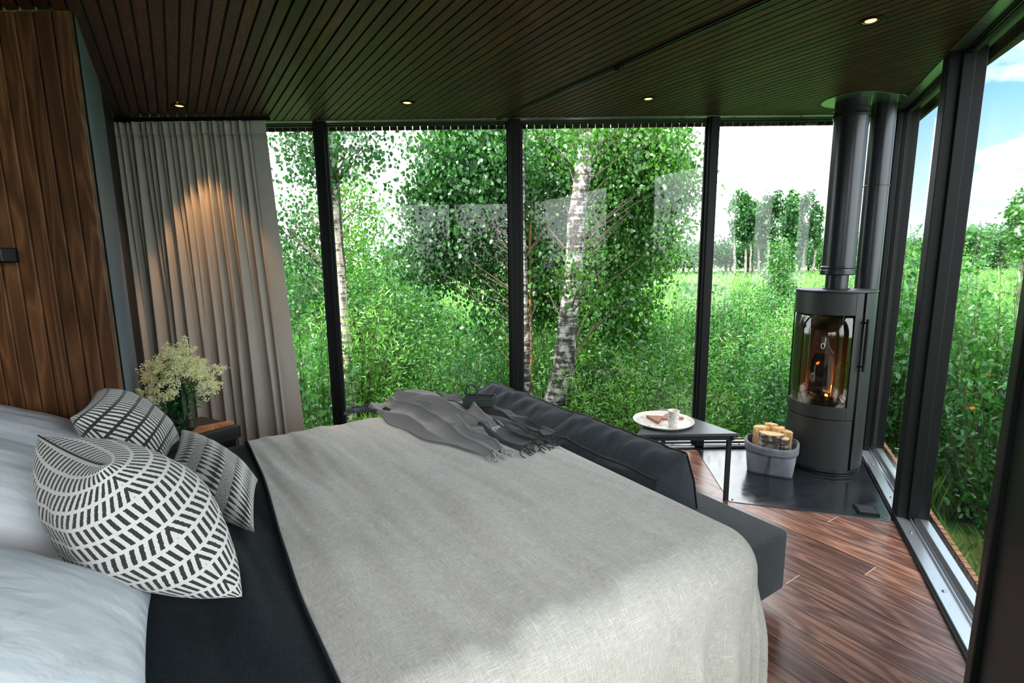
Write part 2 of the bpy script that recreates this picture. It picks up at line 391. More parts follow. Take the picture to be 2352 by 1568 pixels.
M['stove'] = mat('stove_steel', (.030,.032,.034), .45, .2, .4)
M['flue'] = mat('flue_steel', (.016,.020,.024), .28, .3, .55)
M['hearth'] = mat('hearth_steel', (.012,.015,.018), .2, 0, 1.0)
M['firebox'] = mat('vermiculite', (.26,.20,.13), .9)
M['soot'] = mat('soot', (.012,.012,.011), .7)
M['sglass'] = glass_mat('stove_glass', (.75,.70,.60), .09, .75, .02)
M['ember'] = mat('ember', (.3,.05,.0), .8); _b = M['ember'].node_tree.nodes['Principled BSDF']; _b.inputs['Emission Color'].default_value = (1,.22,.03,1); _b.inputs['Emission Strength'].default_value = .8
M['ember_hot'] = mat('hot_ember', (.3,.05,.0), .8); _b = M['ember_hot'].node_tree.nodes['Principled BSDF']; _b.inputs['Emission Color'].default_value = (1,.30,.05,1); _b.inputs['Emission Strength'].default_value = 3.0
M['bulb'] = mat('bulb_glow', (1,.7,.4), .5); _b = M['bulb'].node_tree.nodes['Principled BSDF']; _b.inputs['Emission Color'].default_value = (1,.42,.12,1); _b.inputs['Emission Strength'].default_value = 1.6
M['reflector'] = mat('brass_reflector', (.75,.42,.16), .3, 1)
M['birch'] = bark_birch('mottled_birch_bark', (.62,.60,.55), .035); M['birch_cream'] = bark_birch('cream_birch_bark', (.80,.70,.56), -.02)
M['bark'] = wood('brown_bark', [(.018,.013,.009), (.05,.036,.026), (.10,.072,.05)], .9, .55, None, 0, 2, grain=2)
M['stem'] = mat('green_brown_stem', (.06,.065,.022), .8)
M['splitwood'] = wood('split_birch', [(.42,.24,.10), (.64,.42,.20), (.78,.56,.30)], .7, .55, None, 0, 2, grain=2)
M['cut'] = mat('cut_wood_end', (.62,.40,.18), .75)
M['white_mark'] = mat('pale_enamel', (.8,.78,.7), .4)
M['table'] = mat('table_steel', (.045,.052,.06), .38, .3, .5)
M['cadmat'] = mat('caddy_leather', (.022,.034,.033), .55)
M['vaseglass'] = glass_mat('vase_glass', (.86,.96,.88), .10, .8)
def mottled(name, c1, c2, sc, rough=.8):
    m = bpy.data.materials.new(name); m.use_nodes = True; nt = m.node_tree; b = nt.nodes['Principled BSDF']
    nt.links.new(ramp(nt, noise(nt, coords(nt, 'Object'), sc, 4, .6), [(.35, c1), (.65, c2)]), b.inputs['Base Color']); b.inputs['Roughness'].default_value = rough; return m
def birchware():
    m = bpy.data.materials.new('birch_pattern_enamel'); m.use_nodes = True; nt = m.node_tree; b = nt.nodes['Principled BSDF']
    a = noise(nt, coords(nt, 'UV', (9, 60, 1)), 1, 1, .4)
    nt.links.new(ramp(nt, a, [(.36, (.02,.02,.03)), (.38, (.70,.68,.64))]), b.inputs['Base Color']); b.inputs['Roughness'].default_value = .35; return m
M['birchware'] = birchware()
M['enamel'] = mat('cream_enamel', (.72,.68,.60), .35)
M['petal'] = mottled('cream_blossom', (.90,.90,.38), (1.0,.98,.74), 25, .8)
_n = M['petal'].node_tree.nodes['Principled BSDF']; _n.inputs['Subsurface Weight'].default_value = 0
M['greenleaf'] = leaf_mat('vase_leaf', (.01,.05,.015), (.04,.16,.04), (.12,.30,.08), .35, 30)
M['leaf_birch'] = leaf_mat('birch_leaf', (.013,.075,.012), (.068,.22,.022), (.26,.47,.045), .5)
M['leaf_dark'] = leaf_mat('dark_birch_leaf', (.004,.032,.010), (.019,.10,.017), (.08,.24,.033), .42)
M['leaf_willow'] = leaf_mat('willow_leaf', (.016,.09,.018), (.065,.235,.038), (.23,.50,.09), .4)
M['leaf_under'] = leaf_mat('undergrowth_leaf', (.008,.055,.016), (.034,.165,.032), (.14,.37,.065), .4)
M['leaf_far'] = leaf_mat('far_leaf', (.016,.055,.024), (.035,.11,.038), (.075,.19,.06), .35, 6)
M['leaf_orange'] = leaf_mat('orange_leaf', (.35,.10,.02), (.6,.22,.05), (.8,.4,.12), .4)
M['grass'] = leaf_mat('grass_blade', (.04,.13,.025), (.11,.27,.05), (.26,.45,.12), .4, 6)
M['ground'] = mottled('meadow_ground', (.04,.11,.02), (.12,.27,.06), .9, 1)

# ------------------------------------------------------------------ room shell
def clip_lo(w): return max(-4.0, (.5228*w-.807)/.8526)     # right-hand glass line, along U
def clip_hi(w, Y=YB): return (Y-.5458*w)/.838              # back glass line
bd = MB(); p = .0525; w = -.254 - p*40
while w < 4.36:
    w0, w1 = w+.0045, w+p-.0045
    def lo(q): return max((-1.21-.5458*q)/.838, (.5228*q-.807)/.8526)
    a0, a1, b0, b1 = lo(w0), lo(w1), clip_hi(w0), clip_hi(w1)
    if w1 < -.254+.001:                                     # left of the side wall the ceiling stops at the panelled wall
        b0 = (2.2-.5458*w0)/.838; b1 = (2.2-.5458*w1)/.838
    if b0 > a0 and b1 > a1: bd.prism([(w0,a0),(w1,a1),(w1,b1),(w0,b0)], ZC, ZC+.014)
    w += p
struct(plc(bd.build('ceiling', M['ceil'], bevel=.0015, seg=1), rz=ROT_B), 'dark stained slatted wooden ceiling with narrow boards', 'ceiling')
RR = CN + RD*5.6
room = [(-2.808, YB), (CN.x, CN.y), (RR.x, RR.y), (-3.2, -1.21), (-3.2, 2.2), (-1.736, 2.2)]
struct(MB().prism(room, ZC+.014, ZC+.05).build('trim_1', M['black']), 'black backing above the ceiling boards', 'trim')
struct(MB().prism([(-3.5,4.12),(CN.x+.4,4.12),(RR.x+.5,RR.y-.3),(-3.5,-1.5)], ZC+.05, ZC+.32).build('trim_2', M['black']), 'dark flat roof slab over the cabin', 'roof')
fl = [(V.dot(Vector((x,y,0))), U.dot(Vector((x,y,0)))) for x, y in room]
struct(plc(MB().prism(fl, -.05, 0).build('floor', M['floor']), rz=ROT_B), 'glossy reddish brown oak floorboards', 'floor')
struct(MB().prism([(-3.4,3.99),(CN.x+.17,3.99),(RR.x+.15,RR.y-.1),(-3.4,-1.4)], -.30, -.051).build('trim_3', M['black']), 'dark floor slab under the cabin', 'trim')

# panelled wall beside the bed: boards on a black backing
pw = MB(); x = -1.736-.066
while x > -3.2:
    pw.box(x, x+.064, 2.2, 2.222, .0, ZC); x -= .073
wl = pw.build('wall_left', M['panel'], bevel=.003); struct(wl, 'warm brown vertical wooden boards on the wall beside the bed head', 'wall')
# boards are coloured one by one: shift the pattern to the board edges
for n in M['panel'].node_tree.nodes:
    if n.type == 'MATH' and n.operation == 'SUBTRACT' and not n.inputs[1].is_linked and n.inputs[1].default_value == 0: n.inputs[1].default_value = -1.736+.0035
struct(MB().prism([(-1.7365,2.228),(-3.2,2.228),(-3.2,2.34),(-1.83,2.34)], 0, ZC).build('wall_partition', M['black']), 'black backing of the panelled wall', 'wall')
pA = U*2.795+V*-.254; pB = U*3.86+V*-.254; pC = U*4.75+V*-.254
struct(MB().prism([(pA.x,pA.y+.03),(pB.x,pB.y),(pB.x-.12,pB.y-.08),(pA.x-.12,pA.y+.0)], 0, ZC).build('wall_side', M['greywall']), 'blue grey painted wall strip between the panelling and the curtain', 'wall')
struct(MB().prism([(pB.x,pB.y),(pC.x,pC.y),(pC.x-.12,pC.y-.08),(pB.x-.12,pB.y-.08)], 0, ZC).build('wall_niche', M['black']), 'black wall recess behind the curtain edge', 'wall')
struct(MB().box(-3.32,-3.2,-1.33,2.34,0,ZC).build('wall_far_left', M['panel']), 'wooden wall at the bed head out of view', 'wall')
struct(MB().box(-3.32,-2.3,-1.33,-1.21,0,ZC).box(RR.x-.08,RR.x+.1,-1.33,-1.21,0,ZC).box(-1.05,-.97,-1.33,-1.21,0,ZC).box(-2.3,RR.x,-1.33,-1.21,0,.04).box(-2.3,RR.x,-1.33,-1.21,ZC-.05,ZC).build('wall_rear', M['greywall']), 'grey wall behind the viewer, opened up to let in extra daylight', 'wall')  # glazed opening out of view, added for more light in the room
struct(MB().box(-3.5,-3.3,4.0,4.12,-.3,ZC+.3).build('trim_4', M['cladding']), 'outer corner post of the cabin at the left', 'trim')

def frames(axis_len, posts, loc, rz, n0, kinds, sidename):
    """glass wall running along local x; y = outward. posts: list of (x0, x1)"""
    pass
# --- back glass wall (local x = world x, y from YB outward)
back_posts = [(-2.83,-2.72), (-1.408,-1.330), (-.012,.081), (1.431,1.507)]
def band(name, z0, lab, m1, m2, flip):
    b = MB()
    s = 1 if flip else -1
    return b
tr = MB().box(-2.9, CN.x+.05, YB, YB+.062, ZC-.004, ZC+.02); struct(tr.build('trim_6', M['soffit'], bevel=.002), 'metal head strip along the top of the back windows', 'trim')
t2 = MB().box(-2.9, CN.x+.05, YB+.062, YB+.075, ZC-.010, ZC+.02).box(-2.9, CN.x+.05, YB+.085, YB+.10, ZC-.006, ZC+.02).box(-2.9, CN.x+.08, YB+.112, YB+.15, ZC-.010, ZC+.02)
struct(t2.build('trim_7', M['frame']), 'dark ribbed head rail of the back windows', 'trim')
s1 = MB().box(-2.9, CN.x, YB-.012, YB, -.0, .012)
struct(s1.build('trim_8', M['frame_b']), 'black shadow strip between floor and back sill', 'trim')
s2 = MB().box(-2.9, CN.x+.02, YB, YB+.075, .0, .022).box(-2.9, CN.x+.03, YB+.075, YB+.085, .0, .022).box(-2.9, CN.x+.04, YB+.085, YB+.10, .0, .02).box(-2.9, CN.x+.05, YB+.10, YB+.11, .0, .022).box(-2.9, CN.x+.07, YB+.11, YB+.15, 0, .016)
bs = struct(s2.build('trim_9', M['sill'], bevel=.0015, seg=1), 'brushed metal sill rail along the back windows', 'sill')
# --- right glass wall in its own frame (x outward, y = -r)
L2 = 5.6
def rbox(b, n0, n1, r0, r1, z0, z1): return b.box(n0, n1, -r1, -r0, z0, z1)
struct(plc(rbox(MB(), 0, .062, 0, L2, ZC-.004, ZC+.02).build('trim_10', M['soffit'], bevel=.002), CN, ROT_R), 'metal head strip along the top of the right windows', 'trim')
b = MB(); rbox(b, .062, .075, 0, L2, ZC-.010, ZC+.02); rbox(b, .085, .10, 0, L2, ZC-.006, ZC+.02); rbox(b, .112, .15, -.05, L2, ZC-.010, ZC+.02)
struct(plc(b.build('trim_11', M['frame']), CN, ROT_R), 'dark ribbed head rail of the right windows', 'trim')
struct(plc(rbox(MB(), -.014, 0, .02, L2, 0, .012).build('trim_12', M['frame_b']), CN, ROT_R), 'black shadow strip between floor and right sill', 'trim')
b = MB(); rbox(b, 0, .06, .02, L2, 0, .022); rbox(b, .06, .066, 0, L2, 0, .034); rbox(b, .066, .076, 0, L2, 0, .018); rbox(b, .076, .082, 0, L2, 0, .04); rbox(b, .082, .1, 0, L2, 0, .018); rbox(b, .1, .15, -.03, L2, 0, .03)
struct(plc(b.build('trim_13', M['sill'], bevel=.0015, seg=1), CN, ROT_R), 'brushed metal sill rail along the right windows', 'sill')

def post(name, lab, boxes, loc=(0,0,0), rz=0):
    b = MB()
    for q in boxes: b.box(*q)
    return struct(plc(b.build(name, M['frame_b'], bevel=.003), loc, rz), lab, 'window post')
nm = ['at the far left behind the curtain', 'left of the cream birch trunk', 'in the middle of the back windows', 'left of the stove']
for i, (x0, x1) in enumerate(back_posts):
    post('trim_%d' % (14+i), 'dark metal window post ' + nm[i], [(x0, x1, YB, YB+.068, 0, ZC), (x0+.012, x1-.035, YB-.008, YB, .022, ZC-.004), (x0+.012, x0+.022, YB-.014, YB, .022, ZC-.004)])
post('trim_18', 'dark corner post behind the wood stove', [(-.05, .02, -.08, .0, 0, ZC), (.03, .16, -.06, .16, 0, ZC), (.02,.05,-.13,-.05,0,ZC)], CN, ROT_R)
post('trim_19', 'thick dark post in the right window wall', [(0, .15, -1.255, -1.15, 0, ZC), (.05,.10,-1.275,-1.13,.02,ZC-.02)], CN, ROT_R)
b = MB(); rbox(b, -.06, .02, 2.53, 2.58, .0, ZC); rbox(b, -.068, .02, 2.58, 2.60, 0, ZC); rbox(b, -.05, .15, 2.60, 3.3, 0, ZC)
struct(plc(b.build('trim_20', M['frame'], bevel=.004), CN, ROT_R), 'wide dark door frame at the right edge of the picture', 'door frame')
# panes
def pane(name, lab, x0, x1, y, loc=(0,0,0), rz=0, z0=.03, z1=ZC-.02, t=.006):
    o = sempty(name, lab, 'window', loc, rz)
    MB().box(x0, x1, y-t/2, y+t/2, z0, z1).build('pane', M['glass'], o)
    g = MB().box(x0, x0+.012, y-.012, y+.012, z0, z1).box(x1-.012, x1, y-.012, y+.012, z0, z1).box(x0, x1, y-.012, y+.012, z0, z0+.012).box(x0, x1, y-.012, y+.012, z1-.012, z1)
    g.build('gasket', M['rubber'], o); return o
xs = [(-2.72,-1.408), (-1.330,-.012), (.081,1.431), (1.507,2.66)]
for i, (a, c_) in enumerate(xs): pane('window_%d' % (i+1), ['back window partly behind the curtain', 'back window with the cream birch trunk', 'back window with the leaning birch trunk', 'back window beside the stove'][i], a, c_, YB+.045)
RM = ROT_R - math.pi/2                                       # local x runs along the wall towards the viewer
pane('window_5', 'narrow right window between corner and thick post', .1, 1.15, .09, CN, RM)
pane('window_6', 'right window between thick post and door frame', 1.255, 2.62, .09, CN, RM)
pane('window_8', 'large unseen window behind the viewer, added for more daylight indoors', -2.3, RR.x-.08, -1.27)  # unseen glazing, put in to bring daylight onto the near side of the bed
pane('window_7', 'right window beside the viewer', 3.3, 5.6, .09, CN, RM)

# slatted cladding outside: dark teeth above, brown slat tops below
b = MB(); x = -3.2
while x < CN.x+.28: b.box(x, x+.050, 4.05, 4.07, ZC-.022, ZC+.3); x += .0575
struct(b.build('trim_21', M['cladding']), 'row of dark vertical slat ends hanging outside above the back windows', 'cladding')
b = MB(); x = -3.2
while x < CN.x+.28: b.box(x, x+.047, 4.05, 4.075, -.8, .008); x += .0575
struct(b.build('trim_22', M['deck']), 'row of brown slat tops outside below the back windows', 'cladding')
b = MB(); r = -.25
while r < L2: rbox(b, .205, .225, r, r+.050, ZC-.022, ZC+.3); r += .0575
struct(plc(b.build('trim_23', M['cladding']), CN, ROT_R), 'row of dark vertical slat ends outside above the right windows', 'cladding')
b = MB(); r = -.25
while r < L2: rbox(b, .205, .228, r, r+.047, -.8, -.012); r += .0575
struct(plc(b.build('trim_24', M['deck']), CN, ROT_R), 'row of brown slat tops outside below the right windows', 'cladding')
# bolts of the rails
def bolt(p, lab, grp, up=True, s=.009):
    b = MB().lathe([(s,0),(s*.95,.003),(s*.4,.0055),(0.0005,.006)] if up else [(s,0),(s*.95,-.003),(s*.4,-.005),(.0005,-.006)], n=14)
    o = b.build('bolt', M['bolt'], smooth=True); o.location = p
    return tag(o, lab, 'bolt', grp)
for x in (-1.0,-.5,.35,.75,1.27,1.80): bolt((x, YB+.035, .022), 'small round bolt on the metal sill of the back windows', 'bolts on the back sill')
for r in (.42,.98,1.43,1.97,2.4): bolt(CN+RD*r+RN*.03+Vector((0,0,.022)), 'small round bolt on the metal sill of the right windows', 'bolts on the right sill')
for x in (-1.1,-.45,.3,.75,1.25,1.62,2.1): bolt((x, YB+.03, ZC-.004), 'small dark bolt in the head strip above the back windows', 'bolts in the back head strip', False)
for r in (.55,1.1,1.6,2.1): bolt(CN+RD*r+RN*.03+Vector((0,0,ZC-.004)), 'small dark bolt in the head strip above the right windows', 'bolts in the right head strip', False)

# ------------------------------------------------------------------ downlights, track
def downlight(p, lab, e):
    t = thing('downlight', lab, 'ceiling light', p, 0, 'warm round ceiling spotlights')
    MB().lathe([(.030,-.001),(.034,-.004),(.048,-.004),(.050,.0),(.030,.0),(.030,-.001)], n=36, cap=False).build('ring', M['frame_b'], t, smooth=True)
    MB().lathe([(.022,.010),(.030,-.001)], n=36, cap=False).build('reflector', M['reflector'], t, smooth=True)
    MB().lathe([(.0005,-.0002),(.022,.001),(.022,.010),(.0005,.010)], n=28, cap=False).build('bulb', M['bulb'], t, smooth=True)
    l = lamp('lamp_glow', 'SPOT', e, (1,.50,.20), t, spot_size=math.radians(62), spot_blend=.35, shadow_soft_size=.02); l.location = (0,0,-.012)
    return t
for p_, lab, e_ in [((-2.108,3.463), 'glowing round ceiling spotlight in front of the grey curtain', 12), ((-.651,3.456), 'glowing round ceiling spotlight above the cream birch trunk', 4),
                    ((.882,3.434), 'glowing round ceiling spotlight between curtain rail and back windows', 4), ((1.557,2.379), 'glowing round ceiling spotlight nearest the upper right corner', 5)]:
    downlight((*p_, ZC-.001), lab, e_)
t = thing('curtain_track', 'thin dark double curtain rail running diagonally across the ceiling', 'curtain rail', U*2.3+V*2.035+Vector((0,0,ZC)), ROT_B)
for dx in (-.010, .010): MB().box(dx-.004, dx+.004, -1.55, .98, -.010, -.0005).build('rail', M['flue'], t, bevel=.001)
for yy in (-.21,-.245): MB().box(-.014,.014,yy-.006,yy+.006,-.026,-.009).build('glider', M['frame_b'], t, bevel=.003)

# ------------------------------------------------------------------ curtain
def smoothstep(x): x = max(0, min(1, x)); return x*x*(3-2*x)
rnd = random.Random(4)
cw0, cw1 = -2.735, -1.672
fr_ph = [rnd.uniform(-.5,.5) for _ in range(60)]
def pleat(s, f, ph):
    k = s*f; i = int(k)
    return math.sin(2*math.pi*k + 1.4*math.sin(2*math.pi*s*3.1+ph))
def curt(s, t, z0=.035, z1=2.37):
    z = z1 + (z0-z1)*t
    flat = smoothstep((s-.86)/.05)
    amp = (.034+.034*t)*(1-flat)
    a = pleat(s, 25, 0)*(1-smoothstep(t*1.1)) *.8+ pleat(s+.01*t, 13, 1.0)*(.35+.75*smoothstep(t*1.2)) + .35*pleat(s, 5.3, 2)*t
    xr = cw1 + .10*t; x = cw0+.0 + (xr-cw0)*(s + .006*math.sin(40*s)*t)
    y = 3.715 + amp*a*.8 - flat*.018*(1+math.sin((s-.86)*30)*.6*t)
    return (x, y, z)
t = thing('curtain', 'floor length beige grey pleated curtain at the left end of the back windows', 'curtain', (0,0,0))
g = MB(); g.grid(lambda a,b_: curt(a,b_), 420, 60, lambda a,b_: (a*2.0, b_*2.4)); g.build('drape', M['curtain'], t, solid=.003)
g = MB()
def head(s, b_):
    x, y, z = curt(s, 0); flat = smoothstep((s-.86)/.05)
    return (x, y-.004, 2.37+.085*(1-b_)) if True else 0
g.grid(head, 420, 4, lambda a,b_: (a*2.0, b_*.1)); g.build('heading_tape', M['curtain'], t, solid=.006)
MB().box(cw0-.03, cw1+.02, 3.70, 3.73, 2.458, 2.486).build('rail', M['frame_b'], t)

# ------------------------------------------------------------------ bed and its cloths
ZB = .60
bed = thing('bed', 'large double bed under a grey linen spread', 'bed', (0,0,0), ROT_B)
MB().box(-.44, 1.47, .95, 2.78, .30, .565).build('mattress', M['sheet'], bed, bevel=.05, seg=4)
MB().box(-.44, 1.49, .97, 2.76, .07, .30).build('base', M['sofa'], bed, bevel=.02)
for (a, c_) in ((-.36,1.05),(1.40,1.05),(-.36,2.7),(1.40,2.7)): MB().lathe([(.025,0),(.03,.07)], a, c_, 16).build('leg', M['frame_b'], bed)
from mathutils import noise as mn
def nz(x, y, z=0): return mn.noise(Vector((x, y, z)))
EN, EF, EW = .955, 2.78, 1.425                               # near, far and foot fold lines of the cover
def cover(w, u, lift=0, R=.13):
    """cloth coordinate (w along bed length, u across) -> place on or beside the bed"""
    dn = max(0, EN-u); df = max(0, u-EF); dw = max(0, w-EW)
    du = dn if dn > 0 else -df
    d = math.hypot(dw, du)
    zt = ZB+lift
    if d == 0: x, y, z = w, u, zt
    else:
        arc = R*math.pi/2
        if d < arc: o = R*math.sin(d/R); drop = R*(1-math.cos(d/R))
        else: o = R + .05*(d-arc); drop = R+(d-arc)
        ax, ay = dw/d, -du/d
        # folds in the hanging part
        k = smoothstep((d-arc)/.25)
        along = w*1.0 + (math.atan2(dw, abs(du)+1e-6))*.35
        o += k*(.016*math.sin(along*24+1.5*math.sin(along*5)) + .012*math.sin(along*43+2) + .02*nz(along*4, d*1.5, 3))
        x = min(w, EW) + ax*o; y = (EN if dn > 0 else EF if df > 0 else u) + ay*o
        z = max(.012, zt - drop)
    top = smoothstep(1-d/.1) if d > 0 else 1
    wr = .010*nz(w*2.2, u*2.2, 1) + .012*nz(w*9+u*1.2, u*1.6-w, 5)*(.7+1.7*smoothstep((1.15-w)/.6)) + .020*nz(w*5.5+u*.8, u*2.0, 8)*(.35+.9*smoothstep((1.1-w)/.6)) + .006*nz(w*20+u*2, u*2.6, 12) + .0035*nz(w*30+u*4, u*4, 9)
    z += wr*top
    return (x, y, z)
def cloth_part(w0, w1, u0, u1, lift, nw, nu):
    g = MB()
    def f(a, b_):
        w = w0+(w1-w0)*a; u = u0+(u1-u0)*b_
        w += .012*math.sin(u*3.0+.5)*(1-a)
        return cover(w, u, lift)
    g.grid(f, nw, nu, lambda a, b_: ((w0+(w1-w0)*a), (u0+(u1-u0)*b_))); return g
o = cloth_part(.215, EW+.30, .22, EF+.25, .007, 230, 300).build('bedspread', M['spread'], solid=.006); plc(o, rz=ROT_B)
tag(o, 'light grey linen bedspread with pale slubs covering most of the bed', 'bedspread')
hm = MB(); hm.tube([cover(.215+.012*math.sin(u*3.0+.5), u, .010) for u in [ .22+(EF+.25-.22)*i/240 for i in range(241)]], .0042, 6)
hm.build('hem', M['strip'], o, smooth=True)
o = cloth_part(-.20, .26, .18, EF+.12, -.008, 60, 220).build('duvet_cover', M['strip'], solid=.006); plc(o, rz=ROT_B)
tag(o, 'charcoal linen band across the bed between pillows and grey spread', 'bed cover')

# white pillows and duvet head
def pillow(corners, thick, m, name, label, cat, group=None, n=44, ears=.12, flat=0, pw=.42, seamrow=None, seed=0, uvs=1.0, sag=0, back=1.0):
    """corners A B (top edge) C D (bottom edge) as world points; C below B"""
    A, B, Cc, D = [Vector(q) for q in corners]
    nrm = (B-A).cross(D-A).normalized(); cen = (A+B+Cc+D)/4
    t = thing(name, label, cat, cen, 0, group)
    def base(a, b_):
        # pull edges in between the corners, so the corners stand out as ears
        ea = 4*a*(1-a); eb = 4*b_*(1-b_)
        a2 = a + (a-.5)*(-ears)*(eb**.8); b2 = b_ + (b_-.5)*(-ears)*(ea**.8)
        return A*(1-a2)*(1-b2) + B*a2*(1-b2) + Cc*a2*b2 + D*(1-a2)*b2
    def th(a, b_):
        q = max(0, 16*a*(1-a)*b_*(1-b_)); return thick*(q**pw)
    def side(sg):
        def f(a, b_):
            p_ = base(a, b_); k = th(a, b_)
            wob = nz(a*3+seed, b_*3, seed)*.10*k + nz(a*9+seed, b_*9, 2)*.025*k
            return p_ + nrm*sg*(k*(back if sg < 0 else 1)+wob) - cen - Vector((0,0,sag*k))
        return f
    g = MB()
    cs = lambda q: .5-.5*math.cos(math.pi*q)
    f1 = side(1)
    def table(fn):
        p_ = [Vector(fn(cs(i/n))) for i in range(n+1)]; L_ = [0]
        for i in range(n): L_.append(L_[-1]+(p_[i+1]-p_[i]).length)
        return [x/L_[-1] for x in L_]
    tu = table(lambda q: f1(q, .5)); tv = table(lambda q: f1(.5, q))
    uvf = lambda a, b_: (tu[int(round(a*n))]*uvs, tv[int(round(b_*n))]*uvs)
    g.grid(lambda a, b_: f1(cs(a), cs(b_)), n, n, uvf); f2 = side(-1); g.grid(lambda a, b_: f2(cs(a), cs(b_)), n, n, uvf)
    g.build('cover', m, t)
    return t, base, cen
def WP(u, w, z): return U*u + V*w + Vector((0,0,z))
near_c = [WP(1.97,-.385,1.0), WP(1.58,-.20,1.0), WP(1.44,.065,.615), WP(1.80,-.13,.635)]
t, bs_, cn_ = pillow(near_c, .165, M['knit1'], 'cushion', 'large cushion with white herringbone lines, nearest the viewer', 'cushion', 'patterned knitted cushions on the bed', n=70, ears=.10, pw=.45, seed=1)
sm = MB().tube([bs_(i/20, 0)-cn_+Vector((0,0,.004)) for i in range(21)], .0022, 6); sm.build('seam', M['tassel_d'], t, smooth=True)
mid_c = [WP(2.93,-.35,.95), WP(2.46,-.385,.93), WP(2.50,-.13,.64), WP(2.84,-.06,.66)]
t, bs_, cn_ = pillow(mid_c, .12, M['knit2'], 'cushion', 'dark cushion with black arcs over fine stripes, leaning below the flower vase', 'cushion', 'patterned knitted cushions on the bed', n=60, ears=.10, pw=.45, seed=2)
rt_c = [WP(2.52,-.045,.80), WP(2.22,-.10,.735), WP(1.785,.135,.615), WP(2.22,.20,.62)]
t, bs_, cn_ = pillow(rt_c, .105, M['knit3'], 'cushion', 'smaller cushion with spindle shaped dashes, touching the charcoal band at the right', 'cushion', 'patterned knitted cushions on the bed', n=60, ears=.08, pw=.5, seed=3)
pillow([WP(1.72,-.80,.98), WP(.95,-.62,.93), WP(1.02,-.13,.60), WP(1.62,-.14,.60)], .12, M['sheet'], 'pillow', 'big white striped pillow filling the lower left corner', 'pillow', 'white satin striped pillows', n=60, ears=.05, seed=5)
pillow([WP(2.42,-.92,1.02), WP(1.72,-.78,1.02), WP(1.80,-.25,.66), WP(2.36,-.22,.66)], .12, M['sheet'], 'pillow', 'white pillow in blue shade behind the large herringbone cushion', 'pillow', 'white satin striped pillows', n=60, ears=.05, seed=6)
pillow([WP(3.02,-.86,.93), WP(2.5,-.84,.95), WP(2.46,-.28,.68), WP(2.80,-.26,.68)], .10, M['sheet'], 'pillow', 'white pillow below the panelled wall behind the dark cushion', 'pillow', 'white satin striped pillows', n=60, ears=.05, seed=7)

# ------------------------------------------------------------------ throws on the bed
def throw(name, label, m, mt, paths, fringe, seed, zb=ZB+.012):
    rg = random.Random(seed); o_main = thing(name, label, 'throw blanket', WP(2.4,1.2,ZB))
    L0 = o_main.location.copy()
    g = MB()
    for (pts, wid, hs, folds, ph) in paths:
        pts = [Vector(p_) for p_ in pts]; npt = len(pts)
        def P(s):
            k = s*(npt-1); i = min(int(k), npt-2); f = k-i
            p0 = pts[max(i-1,0)]; p1 = pts[i]; p2 = pts[i+1]; p3 = pts[min(i+2,npt-1)]
            return .5*((2*p1)+(-p0+p2)*f+(2*p0-5*p1+4*p2-p3)*f*f+(-p0+3*p1-3*p2+p3)*f**3)
        def lerp(arr, s):
            k = s*(len(arr)-1); i = min(int(k), len(arr)-2); return arr[i]+(arr[i+1]-arr[i])*(k-i)
        def f(s, q):
            c0 = P(s); tg = (P(min(1,s+.02))-P(max(0,s-.02))).normalized(); sd_ = Vector((-tg.y, tg.x, 0))
            wd = lerp(wid, s); hh = lerp(hs, s)
            x = (q-.5)*2
            env = (1-abs(x)**3.0)
            ang = q*folds*2*math.pi + ph + 4.2*nz(s*2.6+seed, q*1.3, ph) + s*1.3
            ridge = (.5+.5*math.sin(ang))**1.2
            z = hh*env*(.35+.75*ridge) + .010*nz(s*11, q*7, seed)*env + .030*nz(s*4.5, q*3, seed+4)*env
            lat = wd*.5*x + .018*math.cos(ang)*env
            p_ = c0 + sd_*lat
            e_ = .05*nz(s*5+seed, 7.7*(1 if x > 0 else 2), 1)*abs(x)
            p_ += sd_*e_
            return Vector((p_.x, p_.y, max(zb+.002, zb+z)+c0.z)) - L0
        g.grid(f, 110, 90, lambda a, b_: (a*1.2, b_*.6))
        if fringe:
            fb = MB()
            for k in range(17):
                q = (k+.5)/17; p0 = f(1.0, q)+L0; tg = (P(1)-P(.97)).normalized()
                a_ = rg.uniform(-.7,.7); dr = Vector((tg.x*math.cos(a_)-tg.y*math.sin(a_), tg.x*math.sin(a_)+tg.y*math.cos(a_), 0))
                ln = rg.uniform(.055,.095); b2 = rg.uniform(-.02,.02); sdv = Vector((-dr.y,dr.x,0))
                pp = []
                for i in range(6):
                    s_ = i/5; z_ = max(zb+.001, p0.z*(1-s_)**2+ (zb+.002)*(1-(1-s_)**2))
                    q_ = p0+dr*ln*s_+sdv*b2*math.sin(s_*3); pp.append(Vector((q_.x,q_.y,z_))-L0)
                fb.tube(pp, [.0028]*5+[.0022], 5)
            fb.build('fringe', mt, o_main, smooth=True)
    g.build('cloth', m, o_main, solid=.004)
    return o_main
throw('throw_blanket', 'light grey woollen throw lying in folds on the far side of the bed', M['throw_l'], M['tassel_l'],
      [([WP(2.98,1.02,0), WP(2.62,1.07,0), WP(2.25,1.13,0), WP(1.93,1.17,0)], [.30,.30,.24,.12], [.07,.075,.055,.03], 2.6, .4),
       ([WP(3.0,1.10,.01), WP(2.6,1.24,.015), WP(2.35,1.29,.012), WP(2.16,1.31,.005)], [.22,.26,.22,.13], [.09,.085,.06,.035], 2.0, 2.0)], True, 3)
